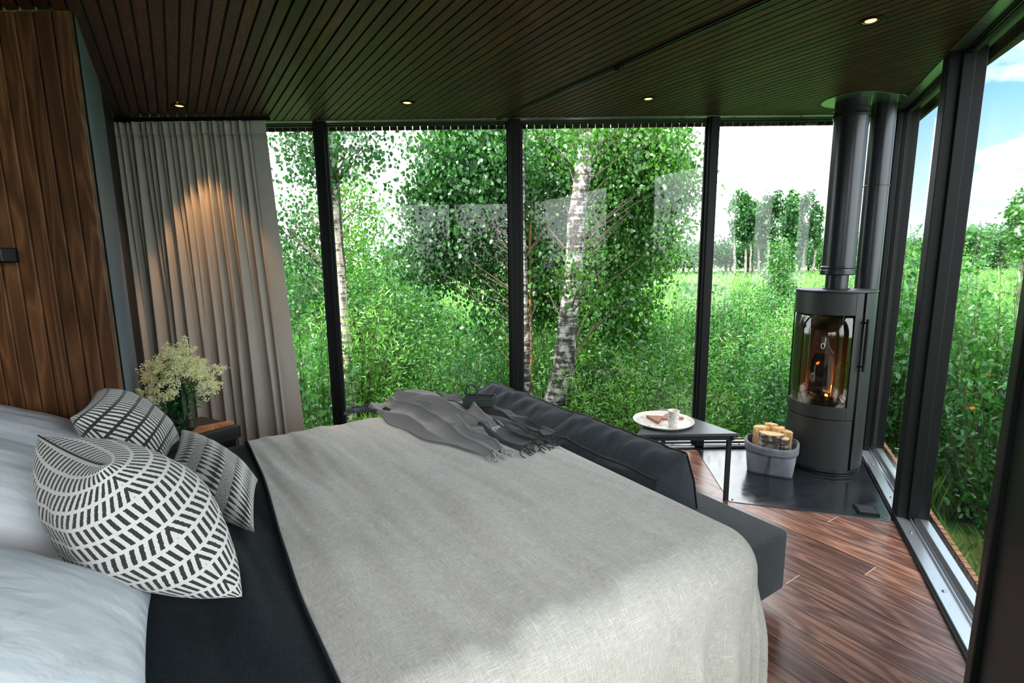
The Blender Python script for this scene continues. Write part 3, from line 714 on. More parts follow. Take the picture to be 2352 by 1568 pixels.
throw('throw_blanket', 'charcoal mottled throw with dark fringes lying beside the black cushions', M['throw_d'], M['tassel_d'],
      [([WP(2.98,1.36,0), WP(2.6,1.33,0), WP(2.25,1.35,0), WP(1.89,1.36,0)], [.20,.26,.24,.16], [.05,.05,.045,.028], 2.2, 1.0),
       ([WP(2.7,1.44,0), WP(2.45,1.45,0), WP(2.2,1.46,0), WP(1.97,1.47,0)], [.16,.22,.20,.16], [.04,.045,.035,.02], 1.6, 2.4),
       ([WP(3.02,.78,0), WP(2.97,.86,0), WP(2.9,.98,0)], [.12,.12,.1], [.015,.02,.02], 1.3, .6)], True, 8)
# small handled caddy
cp = WP(2.50,1.40,ZB+.07)
t = thing('caddy', 'small dark green grey open box with an arched handle on the throws', 'caddy', cp, math.radians(-8))
cb_ = MB().box(-.085,.085,-.055,-.050,0,.05).box(-.085,.085,.050,.055,0,.05).box(-.088,-.083,-.055,.055,0,.05).box(.083,.088,-.055,.055,0,.05).box(-.085,.085,-.055,.055,0,.006)
cb_.build('box', M['cadmat'], t, bevel=.002)
MB().box(-.083,.083,-.003,.003,.006,.044).build('divider', M['cadmat'], t)
hp = [(-.075, 0, .0)]+[(-.045-.032*math.cos(a_), 0, .085+.034*math.sin(a_)) for a_ in [math.pi*i/14 for i in range(15)]]+[(-.013,0,.0)]
hb = MB()
for i in range(len(hp)-1):
    p0, p1 = Vector(hp[i]), Vector(hp[i+1]); d_ = (p1-p0).normalized(); n_ = Vector((-d_.z,0,d_.x))*.004
    hb.add([p0+n_+Vector((0,-.012,0)), p0-n_+Vector((0,-.012,0)), p1-n_+Vector((0,-.012,0)), p1+n_+Vector((0,-.012,0)), p0+n_+Vector((0,.012,0)), p0-n_+Vector((0,.012,0)), p1-n_+Vector((0,.012,0)), p1+n_+Vector((0,.012,0))],
           [(0,3,2,1),(4,5,6,7),(0,1,5,4),(1,2,6,5),(2,3,7,6),(3,0,4,7)])
hb.build('handle', M['cadmat'], t, smooth=False)

# ------------------------------------------------------------------ sofa bench at the bed foot
sf = thing('sofa', 'low charcoal upholstered bench at the foot of the bed', 'sofa', (0,0,0), ROT_B)
MB().box(1.59, 2.075, 1.045, 3.12, .075, .35).build('seat', M['sofa'], sf, bevel=.022, seg=4)
for a_, c_ in ((1.66,1.15),(2.0,1.15),(1.66,3.0),(2.0,3.0)): MB().box(a_-.02,a_+.02,c_-.02,c_+.02,0,.075).build('leg', M['frame_b'], sf)
def bcush(u0, u1, lab, seed, zt=.635, tilt=0):
    t = thing('back_cushion', lab, 'cushion', WP((u0+u1)/2, 1.75, .35), ROT_B, 'charcoal back cushions on the bench')
    hl = (u1-u0)/2
    prof = [(-.155,.0),(-.150,.12),(-.115,.205),(.075,zt-.35),(.135,.14),(.165,.0)]         # section across, from bed side to outer side
    # densify the section
    pts = []
    for i in range(len(prof)-1):
        for k in range(10):
            f = k/10; pts.append((prof[i][0]*(1-f)+prof[i+1][0]*f, prof[i][1]*(1-f)+prof[i+1][1]*f, i, f))
    pts.append((*prof[-1], 4, 1))
    n = len(pts)-1
    def f(a, b_):
        y = -hl+2*hl*a; x, z, i, fr = pts[int(round(b_*n))]
        e = 1-abs(2*a-1)**8
        pf = math.sin(math.pi*fr)*e
        bul = {0:(-.02,0), 1:(-.02,.012), 2:(-.006,.030), 3:(.02,.012), 4:(.02,0)}[i]
        x += bul[0]*pf; z += bul[1]*pf
        wr = nz(y*8+seed+x*4, x*3.0, z*4)*.024 + nz(y*20+seed-x*6, x*6, z*6)*.010
        if i in (1,2,3): z += wr*e*(.4+pf)
        z += .010*nz(y*2.5, seed, 0)*(i in (2,))
        return (x, y+tilt*z, max(z, .001))
    g = MB(); g.grid(f, 90, n)
    # end caps
    for a in (0, 1):
        def fc(r_, b_, a=a):
            if b_ <= .8: x, y, z = f(a, round(b_/.8*n)/n)
            else:
                p0, p1 = f(a, 1), f(a, 0); q_ = (b_-.8)/.2; x, y, z = [p0[i_]*(1-q_)+p1[i_]*q_ for i_ in range(3)]
            cx, cz = 0.0, .12; k = 1-r_
            bulge = .020*math.sin(math.pi*min(1,(1-k)*1.0))*0 + .022*(1-k**2)
            return (cx+(x-cx)*k, y+(bulge if a else -bulge)*(1 if r_ > 0 else 0), cz+(z-cz)*k)
        g.grid(fc, 8, int(n/.8+.5))
    c = g.build('cover', M['felt_sofa'], t)
    for j in (20, 30):
        MB().tube([Vector(f(i/60, j/n))+Vector((0,0,.003)) for i in range(61)], .0045, 6).build('piping', M['black'], t, smooth=True)
    for a in (0, 1):
        MB().tube([Vector(f(a, j/n))+Vector((0,(-1 if a == 0 else 1)*.003,0)) for j in range(0, n+1)], .0042, 6).build('piping', M['black'], t, smooth=True)
    return t
bcush(1.39, 2.15, 'charcoal bench cushion nearer the viewer, beside the small table', 1)
bcush(2.17, 3.06, 'charcoal bench cushion further away, beside the throws', 5, zt=.63)

# ------------------------------------------------------------------ triangular side table with tray
ta, tb, tcx = Vector((.745,2.955)), Vector((1.362,2.955)), Vector((1.063,3.50))
poly = [ta, tb, tcx+Vector((.028,-.02)), tcx+Vector((-.028,-.02))]
t = thing('side_table', 'small black metal table with a triangular top beside the bench', 'table', (1.06,3.12,0))
off = Vector((1.06,3.12))
pl = [p_-off for p_ in poly]; cen = sum((p_ for p_ in pl), Vector((0,0)))/4
MB().prism(pl, .425, .442).build('tabletop', M['table'], t, bevel=.002)
pl2 = [cen+(p_-cen)*.955 for p_ in pl]; fb = MB()
for i in range(4):
    a_, b2 = pl2[i], pl2[(i+1)%4]; d_ = (b2-a_).normalized(); nn = Vector((-d_.y,d_.x))*.022
    fb.prism([a_, b2, b2+nn, a_+nn], .395, .4245)
fb.build('apron', M['frame'], t, bevel=.001)
for q in (Vector((.785,2.985)), Vector((1.322,2.985)), Vector((1.063,3.455))):
    q = q-off; MB().box(q.x-.0125,q.x+.0125,q.y-.0125,q.y+.0125,0,.394).build('leg', M['frame'], t, bevel=.001)
tray = thing('tray', 'round pale tray with dark birch bark dashes on the triangular table', 'tray', (.975,3.185,.442))
tr_ = MB(); tr_.grid(lambda a, b_: (.172*b_*math.cos(2*math.pi*a), .172*b_*math.sin(2*math.pi*a), .006), 72, 12, lambda a, b_: (.5+.5*b_*math.cos(2*math.pi*a), .5+.5*b_*math.sin(2*math.pi*a)))
tr_.build('plate', M['birchware'], tray)
MB().lathe([(.001,.0),(.165,0),(.180,.006),(.190,.016),(.192,.019),(.188,.019),(.178,.010),(.172,.0055)], n=96, cap=False).build('rim', M['enamel'], tray, smooth=True)
cup = thing('cup', 'cream cup with short dark dashes standing on the round tray', 'cup', (1.005,3.075,.449))
cg = MB(); cg.grid(lambda a, b_: ((.029+.007*b_)*math.cos(2*math.pi*a), (.029+.007*b_)*math.sin(2*math.pi*a), .105*b_), 48, 12, lambda a, b_: (a*1.0, b_*.55))
cg.build('wall', M['birchware'], cup)
MB().lathe([(.036,.105),(.0345,.1065),(.033,.105),(.0265,.006),(.001,.005)], n=48, cap=False).build('lining', M['enamel'], cup, smooth=True)
MB().lathe([(.001,0),(.029,0),(.029,.002)], n=48, cap=False).build('foot', M['enamel'], cup, smooth=True)
def block(name, lab, pts, z0, h, m, group=None):
    c_ = sum((Vector(p_) for p_ in pts), Vector((0,0)))/len(pts)
    o = MB().prism([(p_[0]-c_.x, p_[1]-c_.y) for p_ in pts], 0, h).build(name, m, bevel=.0012, seg=1); o.location = (c_.x, c_.y, z0)
    return tag(o, lab, 'coaster', group)
block('wooden_coaster', 'triangular brown wooden coaster at the left of the round tray', [(.885,3.265),(.925,3.12),(.99,3.24)], .4485, .018, M['walnut'], 'triangular wooden coasters')
block('wooden_coaster', 'triangular brown wooden coaster behind the cup on the round tray', [(.965,3.205),(1.12,3.215),(1.03,3.31)], .4485, .015, M['walnut'], 'triangular wooden coasters')

# ------------------------------------------------------------------ hearth plate, floor box
hp_ = [(1.439,3.785),(1.44,YB-.012),(2.70,YB-.012)]
q1 = CN+RD*.05-RN*.016; q2 = CN+RD*1.285-RN*.016
hp_ = [(1.443,YB-.012),(q1.x,q1.y),(q2.x,q2.y),(1.728,2.822),(1.333,2.955)]
o = MB().prism(hp_, 0.0005, .004).build('hearth_plate', M['hearth'], bevel=.001, seg=1); tag(o, 'large bluish black steel floor plate under the stove', 'hearth plate')
nt = M['hearth'].node_tree; bb = nt.nodes['Principled BSDF']
sm_ = noise(nt, coords(nt, 'Object', (3, 9, 1), (0,0,.5)), 1.4, 5, .65, 1.2)
nt.links.new(ramp(nt, sm_, [(.35,(.12,.12,.12)),(.7,(.24,.24,.24))]), bb.inputs['Roughness'])
nt.links.new(ramp(nt, sm_, [(.4,(.010,.013,.016)),(.75,(.022,.026,.030))]), bb.inputs['Base Color'])
fbx = thing('floor_box', 'small square dark metal floor socket lid on the steel plate corner', 'floor box', (2.082,2.815,.004), math.radians(-17))
MB().box(-.055,.055,-.055,.055,0,.010).build('base', M['frame_b'], fbx, bevel=.002); MB().box(-.047,.047,-.047,.047,.0102,.016).build('lid', M['stove'], fbx, bevel=.003)
for px_, py_ in ((1.47,3.79),(2.13,2.725),(1.36,2.975)):
    bolt((px_, py_, .004), 'small screw head at the rim of the steel floor plate', 'screws of the steel floor plate', s=.006)

# ------------------------------------------------------------------ wood stove
SX, SY, SR = 2.235, 3.52, .24
st = thing('wood_stove', 'tall round dark grey wood burning stove with curved glass door and flue', 'wood stove', (SX, SY, .0045))
va = math.atan2(-SY, -SX)                                     # direction from the stove towards the viewer
def sp_(a, r, z): q = va+math.radians(a); return (r*math.cos(q), r*math.sin(q), z)
zs = [.085,.42,.455,.50,1.06,1.10,1.245]
def shell(a0, a1, z0, z1, name, m, r=SR, th=.012, par=st, n=None):
    n = n or max(6, int(abs(a1-a0)/3)); g = MB()
    A_ = [a0+(a1-a0)*i/n for i in range(n+1)]
    for a in A_:
        g.v += [sp_(a,r,z0), sp_(a,r,z1), sp_(a,r-th,z1), sp_(a,r-th,z0)]
    for i in range(n):
        b0, b1 = i*4, (i+1)*4
        for k in range(4): k2 = (k+1)%4; g.f.append((b0+k, b0+k2, b1+k2, b1+k))
    g.f.append((0,1,2,3)); g.f.append((n*4+3,n*4+2,n*4+1,n*4))
    return auto_smooth(g.build(name, m, par, bevel=.0015, seg=1))
GA0, GA1, GZ0, GZ1 = -86, 30, .487, 1.105
# body panels around the door opening; the dark gap at 43.5 degrees separates the side panel
shell(46, 212, .045, 1.25, 'side_panel', M['stove'])
g = MB()
door = bpy.data.objects.new('door', None)
dp = shell(-130, GA0, .40, 1.25, 'door', M['stove']); 
for a0, a1, z0, z1 in ((GA0, GA1, GZ1, 1.25), (GA0, GA1, .40, GZ0), (GA1, 42, .40, 1.25)):
    shell(a0, a1, z0, z1, 'door_panel', M['stove'], par=dp)
shell(-147, -130.5, .40, 1.25, 'side_panel', M['stove'])
shell(-147, 41.5, .045, .392, 'lower_panel', M['stove'])
gp = MB(); nn_ = 40
gp.grid(lambda a, b_: sp_(GA0-.5+(GA1-GA0+1)*a, SR-.007, GZ0-.004+(GZ1-GZ0+.008)*b_), nn_, 4)
gp.build('door_glass', M['sglass'], dp, solid=.003)
MB().lathe([(.215,.02),(.222,.04),(SR-.02,.044),(SR-.02,.40),(SR-.02,.455)], n=64, cap=False).build('core', M['soot'], st, smooth=True)
MB().lathe([(.225,.0),(.232,.004),(.232,.012),(.222,.016),(.226,.022),(.236,.026),(.236,.044)], n=80).build('plinth', M['flue'], st, smooth=False)
auto_smooth(MB().lathe([(.0005,1.251),(SR+.002,1.251),(SR+.004,1.256),(SR+.002,1.264),(.0005,1.264)], n=96, cap=False).build('top_plate', M['stove'], st))
MB().lathe([(.08,1.264),(.082,1.27),(.07,1.27)], n=40, cap=False).build('top_ring', M['frame_b'], st, smooth=True)
# firebox: side walls, back, floor, ceiling, black frame printed behind the glass
def arc_wall(a0, a1, r, z0, z1, name, m, par=st):
    g = MB(); g.grid(lambda a, b_: sp_(a0+(a1-a0)*a, r, z0+(z1-z0)*b_), max(4,int(abs(a1-a0)/4)), 1); return g.build(name, m, par, solid=.004)
FB = (-28)
def fb_pt(x, y, z): q = va+math.radians(FB); return (x*-math.sin(q)+y*math.cos(q), x*math.cos(q)+y*math.sin(q), z)     # y towards the door
def fbox(x0, x1, y0, y1, z0, z1): return [fb_pt(*c_) for c_ in ((x0,y0,z0),(x1,y0,z0),(x1,y1,z0),(x0,y1,z0),(x0,y0,z1),(x1,y0,z1),(x1,y1,z1),(x0,y1,z1))]
BF = [(0,3,2,1),(4,5,6,7),(0,1,5,4),(1,2,6,5),(2,3,7,6),(3,0,4,7)]
MB().add(fbox(-.17,.17,-.16,-.13,.5,1.12), BF).build('firebox_back', M['firebox'], st)
MB().add(fbox(-.19,-.165,-.13,.06,.5,1.12), BF).build('firebox_side', M['firebox'], st)
MB().add(fbox(.165,.19,-.13,.06,.5,1.12), BF).build('firebox_side', M['firebox'], st)
MB().add(fbox(-.19,.19,-.16,.08,.47,.52), BF).build('firebox_floor', M['soot'], st)
MB().add(fbox(-.19,.19,-.16,.10,1.03,1.2), BF).build('firebox_top', M['soot'], st)
for z0, z1 in ((GZ0-.01, GZ0+.06), (GZ1-.10, GZ1+.01)): arc_wall(GA0+2, GA1, SR-.016, z0, z1, 'glass_border', M['soot'])
arc_wall(GA0-2, GA0+22, SR-.017, GZ0, GZ1, 'glass_border', M['soot'])
arc_wall(GA1-2, GA1+3, SR-.017, GZ0, GZ1, 'glass_border', M['soot'])
for (x, y, r_, z1, m_) in ((-.05,.015,.072,.80,'bark'), (.085,.02,.048,.77,'splitwood')):
    c0 = fb_pt(x,y,.52); MB().tube([c0, fb_pt(x*1.1,y-.02,z1-.05), fb_pt(x*1.1,y-.03,z1)], [r_,r_*.95,r_*.7], 9).build('burning_log', M[m_], st)
MB().tube([fb_pt(-.042,.078,.742), fb_pt(-.028,.080,.756)], [.010,.006], 6).build('ember', M['ember'], st)
MB().tube([fb_pt(-.10,-.06,.535), fb_pt(.02,-.075,.55), fb_pt(.14,-.05,.53)], [.022,.028,.018], 7).build('ember', M['ember_hot'], st)  # hidden behind the logs, added to cast a glow on the firebox back
MB().tube([fb_pt(.025,.055,.527), fb_pt(.04,.07,.527)], [.010,.007], 6).build('ember', M['ember_hot'], st)
# monogram letter on the glass
g = MB(); ma = -10
def mp_(dx, z): return sp_(ma+dx/SR*57.3, SR+.0005, z)
g.tube([mp_(-.004+.010*math.cos(t_), .898+.018*math.sin(t_)) for t_ in [2*math.pi*i/20 for i in range(21)]], .0018, 5)
g.tube([mp_(.0065+.003*s_, .892+.062*s_) for s_ in [i/6 for i in range(7)]], .0018, 5)
g.build('glass_mark', M['white_mark'], st, smooth=True)
# handle
hd = MB().tube([sp_(44, SR+.032, .74), sp_(44, SR+.032, 1.085)], .0085, 12).build('handle', M['frame_b'], dp, smooth=False)
kn = MB()
for i in range(38):
    z = .80+.006*i
    for a in range(8):
        q = 2*math.pi*(a+.5*(i%2))/8; c0 = Vector(sp_(44, SR+.032, z)); kn.tube([c0, c0+Vector((math.cos(q)*.0105, math.sin(q)*.0105, 0))], .0016, 4)
kn.build('handle_grip', M['frame_b'], hd)
for z in (.77,1.06): MB().tube([sp_(41, SR-.002, z), sp_(43.5, SR+.03, z)], .006, 10).build('handle_mount', M['frame_b'], hd)
# flue
auto_smooth(MB().lathe([(.068,1.264),(.068,1.40)], n=48).build('flue_connector', M['flue'], st))
auto_smooth(MB().lathe([(.068,1.36),(.100,1.362),(.105,1.368),(.105,1.392),(.101,1.398),(.101,1.404),(.105,1.410),(.105,1.416),(.099,1.422),(.099,2.40),(.099,2.486)], n=64, cap=False).build('flue_pipe', M['flue'], st), 25)
auto_smooth(MB().lathe([(.100,2.375),(.104,2.378),(.104,2.384),(.108,2.384),(.104,2.400),(.101,2.405),(.100,2.425),(.103,2.427),(.103,2.432),(.100,2.435)], n=64, cap=False).build('flue_collar', M['flue'], st), 25)
fp = (2.487-SX, 3.583-SY)
auto_smooth(MB().lathe([(.073,.003),(.073,2.484)], *fp, n=48).build('air_pipe', M['flue'], st))
auto_smooth(MB().lathe([(.0745,1.95),(.076,1.952),(.076,1.957),(.0745,1.96)], *fp, n=48, cap=False).build('pipe_joint', M['flue'], st))
# ceiling plate for the pipes
def capsule(c1, c2, r, n=24):
    c1, c2 = Vector(c1), Vector(c2); d_ = (c2-c1); a0 = math.atan2(d_.y, d_.x)
    return [(c2.x+r*math.cos(a0-math.pi/2+math.pi*i/n), c2.y+r*math.sin(a0-math.pi/2+math.pi*i/n)) for i in range(n+1)] + [(c1.x+r*math.cos(a0+math.pi/2+math.pi*i/n), c1.y+r*math.sin(a0+math.pi/2+math.pi*i/n)) for i in range(n+1)]
pp = capsule((2.22,3.50),(2.40,3.56),.175)
pl_ = thing('ceiling_plate', 'rounded dark metal plate around the two pipes on the ceiling', 'plate', (2.31,3.53,ZC))
MB().prism([(x-2.31,y-3.53) for x, y in pp], -.004, -.0005).build('plate', M['soffit'], pl_, bevel=.001, seg=1)
MB().lathe([(.006,-.004),(.005,-.008),(.0005,-.009)], -.235, .10, 12).build('screw', M['frame_b'], pl_)

# ------------------------------------------------------------------ felt basket with logs
BX, BY, BR = 1.825, 3.44, math.radians(-28)
bk = thing('log_basket', 'grey felt basket with folded rim in front of the stove', 'basket', (BX, BY, .0045), BR)
def sq(a, r, p_=4.5):
    c_, s_ = math.cos(a), math.sin(a); k = (abs(c_)**p_+abs(s_)**p_)**(-1/p_); return r*k*c_, r*k*s_
def bwall(off, z0, z1, nz_=10, r0=.138, r1=.160, fold=0):
    def f(a, b_):
        z = z0+(z1-z0)*b_; t_ = z/.20; r = r0+(r1-r0)*min(1,t_*1.25)+off
        pw = 9 if t_ < .15 else 9-6.2*min(1,(t_-.15)/.6)
        x, y = sq(2*math.pi*a, r, max(2.6,pw)); 
        return (x, y*.95, z+.006*math.sin(4*math.pi*a+1)*t_)
    return f
g = MB(); g.grid(bwall(0,0,.195), 72, 12); g.grid(lambda a, b_: tuple(Vector(bwall(0,0,.195)(a,0))*b_), 72, 4); g.build('body', M['felt'], bk, solid=.006)
g = MB(); g.grid(bwall(.010,.150,.202), 72, 4); g.grid(lambda a, b_: Vector(bwall(.010,.150,.202)(a,1))*(1-b_)+Vector(bwall(-.004,.150,.202)(a,1))*b_, 72, 2); g.build('folded_rim', M['felt'], bk, solid=.005)
MB().box(-.003,.003,-.160,-.152,.01,.15).build('seam', M['throw_d'], bk)
def log(u_, v_, pts, ztop, lab, barkside, lean=(0,0)):
    t = thing('firewood_log', lab, 'firewood', (BX+u_*math.cos(BR)-v_*math.sin(BR), BY+u_*math.sin(BR)+v_*math.cos(BR), .015), BR+lean[0], 'split birch logs in the felt basket')
    rg = random.Random(int(ztop*1000)); g = MB()
    g.prism(pts, 0, ztop); g.build('split_wood', M['splitwood'], t, bevel=.002, seg=1)
    MB().prism([(x*.97,y*.97) for x, y in pts], ztop, ztop+.0015).build('cut_end', M['cut'], t)
    if barkside:
        b = MB()
        a0, a1, r_ = barkside
        n = 12
        ps = [(r_*math.cos(math.radians(a0+(a1-a0)*i/n)), r_*math.sin(math.radians(a0+(a1-a0)*i/n))) for i in range(n+1)]
        b.prism(ps + [(x*.93, y*.93) for x, y in ps[::-1]], 0, ztop-.002)
        b.build('bark', M['birch'], t)
    return t
def wedge(a0, a1, r, cut=0, n=10): return [(r*.12*math.cos(math.radians((a0+a1)/2+180)), r*.12*math.sin(math.radians((a0+a1)/2+180)))] + [(r*math.cos(math.radians(a0+(a1-a0)*i/n)), r*math.sin(math.radians(a0+(a1-a0)*i/n))) for i in range(n+1)]
log(-.060, .030, wedge(40,195,.062), .275, 'split log with pale flat sides at the left of the basket', (140,195,.064))
log(-.01, .070, wedge(20,160,.048), .292, 'half hidden log standing tallest at the back of the basket', None)
log(-.005,-.030, wedge(190,350,.080), .270, 'thick log with dark rough bark at the front of the basket', (190,350,.082))
log(.078,-.072, wedge(0,359,.030), .250, 'thin round log with white bark at the front of the basket', (0,359,.032))
log(.068,.020, wedge(-10,150,.060), .268, 'split log with a bark edge at the right of the basket', (-10,35,.062))
log(.035,.055, wedge(-150,60,.042), .285, 'middle log with an orange cut end in the basket', None)

# ------------------------------------------------------------------ bedside table, vase with meadowsweet, coaster, wall lamp
KN = .935; ZN = 1.5-(1.5-.497)*KN
ns = thing('bedside_table', 'low black bedside table behind the cushions', 'table', (-1.98*KN,3.02*KN,0))
poly = [(-1.70,3.06),(-1.885,2.77),(-2.00,2.66),(-2.10,2.80),(-2.26,3.07),(-2.05,3.25)]
MB().prism([((x+1.98)*KN,(y-3.02)*KN) for x, y in poly], ZN-.034, ZN).build('tabletop', M['stove'], ns, bevel=.002)
MB().prism([((x+1.98)*.85-.01,(y-3.02)*.85) for x, y in poly], .06, ZN-.07).build('cabinet', M['frame_b'], ns)
MB().prism([((x+1.98)*.93,(y-3.02)*.93) for x, y in poly], ZN-.07, ZN-.034).build('drawer_gap', M['black'], ns)
for q in ((-.2,.0),(.12,-.12),(.05,.14)): MB().box(q[0]-.012,q[0]+.012,q[1]-.012,q[1]+.012,0,.06).build('leg', M['frame_b'], ns)
o = block('wooden_coaster', 'triangular orange brown wooden coaster beside the flower vase', [(x*KN, y*KN) for x, y in ((-1.912,2.965),(-1.89,2.875),(-1.745,3.075),(-1.775,3.09))], ZN+.0002, .022, M['oak'])
vx, vy = -1.99*KN, 2.93*KN
vs = thing('flower_vase', 'clear glass vase with stems and green leaves inside', 'vase', (vx, vy, ZN))
MB().lathe([(.001,.002),(.068,.002),(.074,.01),(.078,.12),(.082,.262),(.084,.268)], n=56, cap=False).build('glass', M['vaseglass'], vs, smooth=True, solid=.004)
# leaf clouds
def leaf_mesh(cs, size, aspect, droop, rg, n_hint=None, shape=4):
    """numpy leaves at the points cs; returns verts, faces"""
    N = len(cs)
    sz = size*rg.uniform(.7, 1.25, N)[:, None]
    th_ = rg.uniform(0, 2*np.pi, N); ph_ = rg.normal(-droop, .5, N)
    ax = np.stack([np.cos(th_)*np.cos(ph_), np.sin(th_)*np.cos(ph_), np.sin(ph_)], 1)
    rv = rg.normal(0, 1, (N, 3)); rv[:, 2] += .6
    sdv = np.cross(ax, rv); sdv /= np.linalg.norm(sdv, axis=1)[:, None]+1e-9
    nr = np.cross(sdv, ax)
    b0 = cs; tip = cs+ax*sz
    if shape == 4:
        l = cs+ax*sz*.42+sdv*sz*aspect*.5+nr*sz*.06; r = cs+ax*sz*.42-sdv*sz*aspect*.5+nr*sz*.06
        v = np.stack([b0, l, tip, r], 1).reshape(-1, 3); f = np.arange(N*4).reshape(-1, 4)
    else:
        l1 = cs+ax*sz*.22+sdv*sz*aspect*.42+nr*sz*.05; l2 = cs+ax*sz*.62+sdv*sz*aspect*.40+nr*sz*.03
        r1 = cs+ax*sz*.22-sdv*sz*aspect*.42+nr*sz*.05; r2 = cs+ax*sz*.62-sdv*sz*aspect*.40+nr*sz*.03
        tip = tip-nr*sz*.08
        v = np.stack([b0, l1, l2, tip, r2, r1], 1).reshape(-1, 3)
        k = np.arange(N)[:, None]*6; f = np.concatenate([k+np.array([[0,1,2,3]]), k+np.array([[0,3,4,5]])], 0)
    return v, f
def np_obj(name, v, f, m, parent=None, smooth=False):
    me = bpy.data.meshes.new(name); nv, nf = len(v), len(f)
    me.vertices.add(nv); me.vertices.foreach_set('co', np.asarray(v, dtype=np.float32).ravel())
    me.loops.add(nf*f.shape[1]); me.loops.foreach_set('vertex_index', f.astype(np.int32).ravel())
    me.polygons.add(nf); me.polygons.foreach_set('loop_start', np.arange(0, nf*f.shape[1], f.shape[1], dtype=np.int32))
    me.update(calc_edges=True); me.validate()
    me.materials.append(m); o = bpy.data.objects.new(name, me); C.objects.link(o); o.parent = parent
    return o
rg = np.random.default_rng(11)
N = 260; a_ = rg.uniform(0, 2*np.pi, N); r_ = .062*np.sqrt(rg.uniform(0, 1, N)); z_ = rg.uniform(.02, .25, N)
v_, f_ = leaf_mesh(np.stack([r_*np.cos(a_)*.8, r_*np.sin(a_)*.8, z_], 1), .045, .5, -.6, rg, shape=6)
rad = np.hypot(v_[:, 0], v_[:, 1]); k_ = np.minimum(1, .071/np.maximum(rad, 1e-6)); v_[:, 0] *= k_; v_[:, 1] *= k_
np_obj('leaves', v_, f_, M['greenleaf'], vs)
fw = thing('meadowsweet_bouquet', 'bushy bouquet of creamy yellow meadowsweet blossoms', 'flowers', (vx, vy, ZN+.003)); fw.scale = (.92,.92,.94)
rr = random.Random(5); stb = MB(); cl = []
heads = []
for i in range(46):
    a = rr.uniform(0, 2*math.pi); q = math.sqrt(rr.random()); 
    hx, hy = .235*q*math.cos(a)+.005, .13*q*math.sin(a)-.05*math.cos(a)*q; hz = .29+.17*(1-q**1.8)+rr.uniform(-.035,.045)
    if q > .85: hz -= .03*rr.random()
    wy = (vx+hx*.92)*V.x+(vy+hy*.92)*V.y
    if wy < -.165: k_ = (-.165-wy)/.92; hx += V.x*k_; hy += V.y*k_
    heads.append((hx, hy, hz))
heads += [(.28,.0,.375), (.02,.02,.50), (.07,.0,.515), (-.14,-.08,.26), (-.10,-.09,.20), (.22,.02,.29)]
for hx, hy, hz in heads:
    stb.tube([(hx*.08, hy*.08, .03), (hx*.22, hy*.22, .22), (hx*.7, hy*.7, hz-.08), (hx, hy, hz)], [.0022,.002,.0016,.001], 5)
    for k in range(9):
        sx, sy, sz2 = rr.gauss(0,.026), rr.gauss(0,.026), rr.gauss(.005,.020)
        stb.tube([(hx*.9, hy*.9, hz-.02), (hx+sx, hy+sy, hz+sz2)], .0007, 4)
        for j in range(26): cl.append((hx+sx+rr.gauss(0,.0095), hy+sy+rr.gauss(0,.0095), hz+sz2+rr.gauss(0,.0075)))
stb.tube([(.22,.02,.28),(.235,.0,.20),(.245,-.01,.135)], .0015, 5)
stb.build('stems', M['greenleaf'], fw)
cl = np.array(cl); n_ = len(cl); s_ = rg.uniform(.0026, .0052, n_)[:, None]
oc = np.array([[1,0,0],[-1,0,0],[0,1,0],[0,-1,0],[0,0,1],[0,0,-1]], float)
v_ = (cl[:, None, :]+oc[None]*s_[:, None, :]).reshape(-1, 3)
fo = np.array([[0,2,4],[2,1,4],[1,3,4],[3,0,4],[2,0,5],[1,2,5],[3,1,5],[0,3,5]]); f_ = (np.arange(n_)[:, None, None]*6+fo[None]).reshape(-1, 3)
np_obj('blossoms', v_, f_, M['petal'], fw)
cs_ = np.array([(h_[0]*rr.uniform(.5,1), h_[1]*rr.uniform(.5,1), h_[2]-rr.uniform(.04,.10)) for h_ in heads for _ in range(9)])
v_, f_ = leaf_mesh(cs_, .022, .5, .2, rg, shape=6); np_obj('leaves', v_, f_, M['greenleaf'], fw)
wlamp = thing('wall_lamp', 'dark rectangular reading lamp on the wooden boards at the left edge', 'wall lamp', (-2.12,2.2,1.54))
MB().box(-.22,.055,-.10,-.035,-.026,.026).build('shade', M['table'], wlamp, bevel=.003)
MB().box(-.03,.03,-.035,-.001,-.03,.03).build('bracket', M['frame_b'], wlamp)

# ------------------------------------------------------------------ outdoors: ground
def gh(x, y):
    d_ = max(0, y-6)
    return ZG + .10*nz(x*.35, y*.35, 0) + .05*nz(x*1.1, y*1.1, 4) - .0*d_
gr = MB(); gr.smooth = True
xs_ = np.concatenate([-np.geomspace(1, 150, 46)[::-1], np.linspace(-.9, .9, 7), np.geomspace(1, 150, 46)])*1.0
ys_ = np.concatenate([np.linspace(-12, 12, 60), np.geomspace(12.6, 320, 46)])
for x in xs_:
    for y in ys_: gr.v.append((x*1.4, y, gh(x*1.4, y)))
ny = len(ys_)
for i in range(len(xs_)-1):
    for j in range(ny-1): gr.f.append((i*ny+j, (i+1)*ny+j, (i+1)*ny+j+1, i*ny+j+1))
struct(gr.build('meadow', M['ground']), 'green open meadow beyond the cabin', 'ground')

